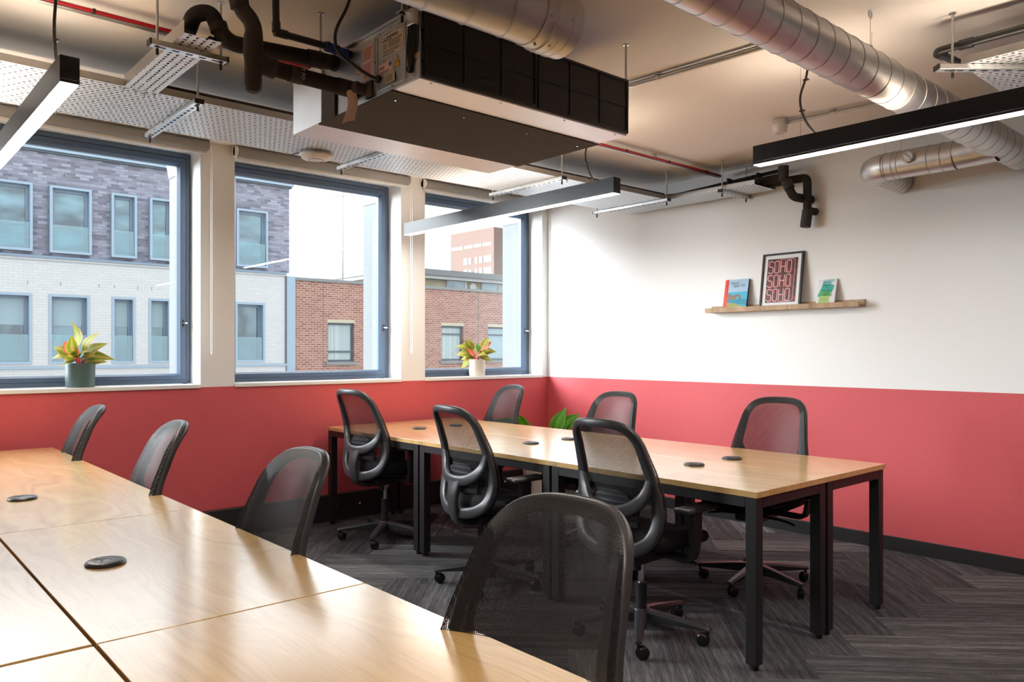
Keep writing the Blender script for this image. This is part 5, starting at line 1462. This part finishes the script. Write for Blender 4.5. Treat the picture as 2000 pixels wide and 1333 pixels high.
def ext_window(parent, x0, x1, z0, z1, proud, glass, fw=0.07, blind=False, bal=True):
    y = FY_
    q = MB(); pr = -0.16 if proud else -0.04; bk = 0.30
    for (a, b_, c, d) in ((x0, x0 + fw, z0, z1), (x1 - fw, x1, z0, z1), (x0 + fw, x1 - fw, z0, z0 + fw), (x0 + fw, x1 - fw, z1 - fw, z1)):
        q.box(a, b_, y + pr, y + bk, c, d)
    w = q.build('window', 'metal_blue', parent, world=True, smooth=False)
    i = fw; gy = y + (0.02 if proud else 0.20)
    q = MB(); f2 = 0.08
    a0, a1, c0, c1 = x0 + i, x1 - i, z0 + i, z1 - i
    if not proud: a0, = (a0,)
    for (a, b_, c, d) in ((a0, a0 + f2, c0, c1), (a1 - f2, a1, c0, c1), (a0 + f2, a1 - f2, c0, c0 + f2), (a0 + f2, a1 - f2, c1 - f2, c1)):
        q.box(a, b_, gy, gy + 0.08, c, d)
    q.build('casement', 'metal_blue_dark', w, world=True, smooth=False)
    MB().box(a0 + f2, a1 - f2, gy + 0.045, gy + 0.055, c0 + f2, c1 - f2).build('pane', glass, w, world=True, smooth=False)
    if blind:
        MB().box(a0 + f2, a1 - f2, gy + 0.030, gy + 0.044, c0 + (c1 - c0) * 0.56, c1 - f2).build('drawn_blind', 'blind_ext', w, world=True, smooth=False)
    if bal:
        MB().box(x0 + i, x1 - i, y + pr + 0.03, y + pr + 0.045, z0 + i * 0.5, z0 + (z1 - z0) * 0.42).build('glass_guard', 'balustrade', w, world=True, smooth=False)
    return w
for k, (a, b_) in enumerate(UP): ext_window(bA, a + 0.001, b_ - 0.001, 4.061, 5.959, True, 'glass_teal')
for k, (a, b_) in enumerate(LO): ext_window(bA, a + 0.001, b_ - 0.001, 0.921, 2.899, False, 'glass_dark', blind=(k < 6))
for k, x in enumerate((4.1, 4.9, 5.9, 6.3, 6.95, 7.35)):
    MB().box(x, x + 0.012, FY_ - 0.024, FY_ - 0.0202, 3.15, 3.25).build('weep_vent', 'grey_frame', bA, world=True)
    MB().box(x + 0.1, x + 0.112, FY_ - 0.004, FY_ - 0.0002, 6.28, 6.37).build('weep_vent', 'gasket', bA, world=True)
rf = MB()
for k in range(14):
    x = 8.9 + 0.17 * k
    rf.box(x, x + 0.10, FY_ + 0.8, FY_ + 1.2, 7.16, 7.36 + 0.06 * math.sin(k * 1.7))
rf.build('roof_plant_screen', 'white_panel', bA, world=True, smooth=False)['kind'] = 'stuff'
# ---- red brick building beside it
bB = thing('brick_building', 'lower red brick building with a grey coping next to the white one', 'building', (20, FY_, -7))
RW = [(13.282, 14.353), (18.274, 19.382), (20.683, 21.79)]
wall_with_holes('brick_red', 'brick_wall', 12.031, 34.0, -7.0, 3.74, FY_, FY_ + 0.35, [(a, b_, 0.90, 2.30) for a, b_ in RW], bB)
MB().box(12.031, 34.0, FY_ - 0.06, FY_ + 0.5, 3.741, 3.845).build('coping', 'coping', bB, world=True)
MB().box(12.2, 34.0, FY_ + 0.351, FY_ + 4.8, -7.0, 3.6).build('building_core', 'grey_frame', bB, world=True)
for x in (13.10, 15.75, 20.15): MB().box(x, x + 0.02, FY_ - 0.004, FY_ - 0.0002, -7, 3.74).build('wall_joint', 'grey_frame', bB, world=True)
for k, (a, b_) in enumerate(RW):
    q = MB(); y = FY_ + 0.10
    fw = 0.075
    for (xa, xb, c, d) in ((a, a + fw, 0.901, 2.299), (b_ - fw, b_, 0.901, 2.299), (a + fw, b_ - fw, 0.901, 0.901 + fw), (a + fw, b_ - fw, 2.299 - fw, 2.299)): q.box(xa + 0.0005, xb - 0.0005, y, y + 0.07, c, d)
    zt = 1.23 if k == 0 else 1.93
    q.box(a + fw, b_ - fw, y, y + 0.07, zt, zt + 0.07)
    w = q.build('window', 'grey_frame', bB, world=True, smooth=False)
    MB().box(a + fw, b_ - fw, y + 0.04, y + 0.05, 0.90 + fw, 2.30 - fw).build('pane', 'curtain' if k < 2 else 'blind_ext', w, world=True, smooth=False)
    MB().box(a - 0.02, b_ + 0.02, FY_ - 0.015, FY_ + 0.05, 2.301, 2.41).build('lintel', 'stone', bB, world=True)
    MB().box(a - 0.09, b_ + 0.09, FY_ - 0.07, FY_ + 0.16, 0.80, 0.899).build('sill', 'coping', bB, world=True)
# ---- pale brick block behind, roof mast
bC = thing('rooftop_building', 'pale yellow brick block with flat grey roof behind the red brick building', 'building', (26, 33, -7))
MB().box(19.3, 48.0, 30.2, 36.7, -7.0, 4.72).build('walls', 'brick_yellow', bC, world=True, smooth=False)
MB().box(19.1, 48.2, 29.95, 36.9, 4.721, 4.88).build('white_fascia', 'white_frame', bC, world=True)
MB().box(19.0, 48.3, 29.85, 37.0, 4.881, 5.16).build('roof_edge', 'coping', bC, world=True)
for (xa, xb, g) in ((22.35, 23.55, 'glass_dark'), (24.5, 25.5, 'blind_ext'), (25.55, 26.3, 'blind_ext')):
    w = MB().box(xa, xb, 30.10, 30.199, 3.9, 4.70).build('window', 'white_frame', bC, world=True)
    MB().box(xa + 0.04, xb - 0.10, 30.085, 30.099, 3.95, 4.68).build('pane', g, w, world=True, smooth=False)
MB().cyl((23.95, 30.199, 4.45), (23.95, 30.10, 4.45), 0.20, 24).build('round_vent', 'white_frame', bC, world=True)
MB().cyl((19.299, 33.4, 4.45), (19.20, 33.4, 4.45), 0.20, 24).build('round_vent', 'white_frame', bC, world=True)
t = thing('aerial_mast', 'thin white aerial mast above the red brick roof', 'aerial', (15.55, 28.0, 3.6))
MB().cyl((15.55, 28.0, 3.6), (15.55, 28.0, 7.75), 0.035, 10).build('mast', 'white_frame', t, world=True)
MB().bar((15.1, 28.0, 7.50), (15.95, 28.0, 7.62), 0.02, 0.02).build('boom', 'coping', t, world=True)
for k in range(5):
    x = 15.2 + 0.16 * k; MB().bar((x, 27.75, 7.52 + 0.022 * k), (x, 28.25, 7.52 + 0.022 * k), 0.012, 0.012).build('element', 'coping', t, world=True)
# ---- distant tower
bD = thing('tower_block', 'distant pink-brown tower block with rows of windows', 'building', (150, 176, -7))
TX, TY0, TY1, TZ1 = 140.0, 166.6, 186.8, 36.2
MB().box(TX, TX + 22, TY0, TY1, -7, TZ1).build('walls', 'pink_concrete', bD, world=True, smooth=False)
for (ya, yb) in ((168.0, 171.5), (172.2, 175.5), (176.2, 180.0), (181.0, 186.2)):
    MB().box(TX - 0.05, TX - 0.001, ya, yb, 31.2, 32.1).build('roof_opening', 'white_frame', bD, world=True)
for f in range(4):
    zt = 28.4 - f * 3.35
    for k, (ya, yb, m_) in enumerate(((167.4, 171.0, 'blind_ext' if f == 0 else 'glass_dark'), (171.6, 173.2, 'white_frame'), (173.8, 175.0, 'white_frame'), (176.6, 178.2, 'white_frame'), (178.5, 180.4, 'white_frame'))):
        w = MB().box(TX - 0.08, TX - 0.001, ya, yb, zt - 1.95, zt).build('window', 'coping', bD, world=True)
        MB().box(TX - 0.12, TX - 0.081, ya + 0.15, yb - 0.15, zt - 1.75, zt - 0.15).build('pane', m_, w, world=True, smooth=False)
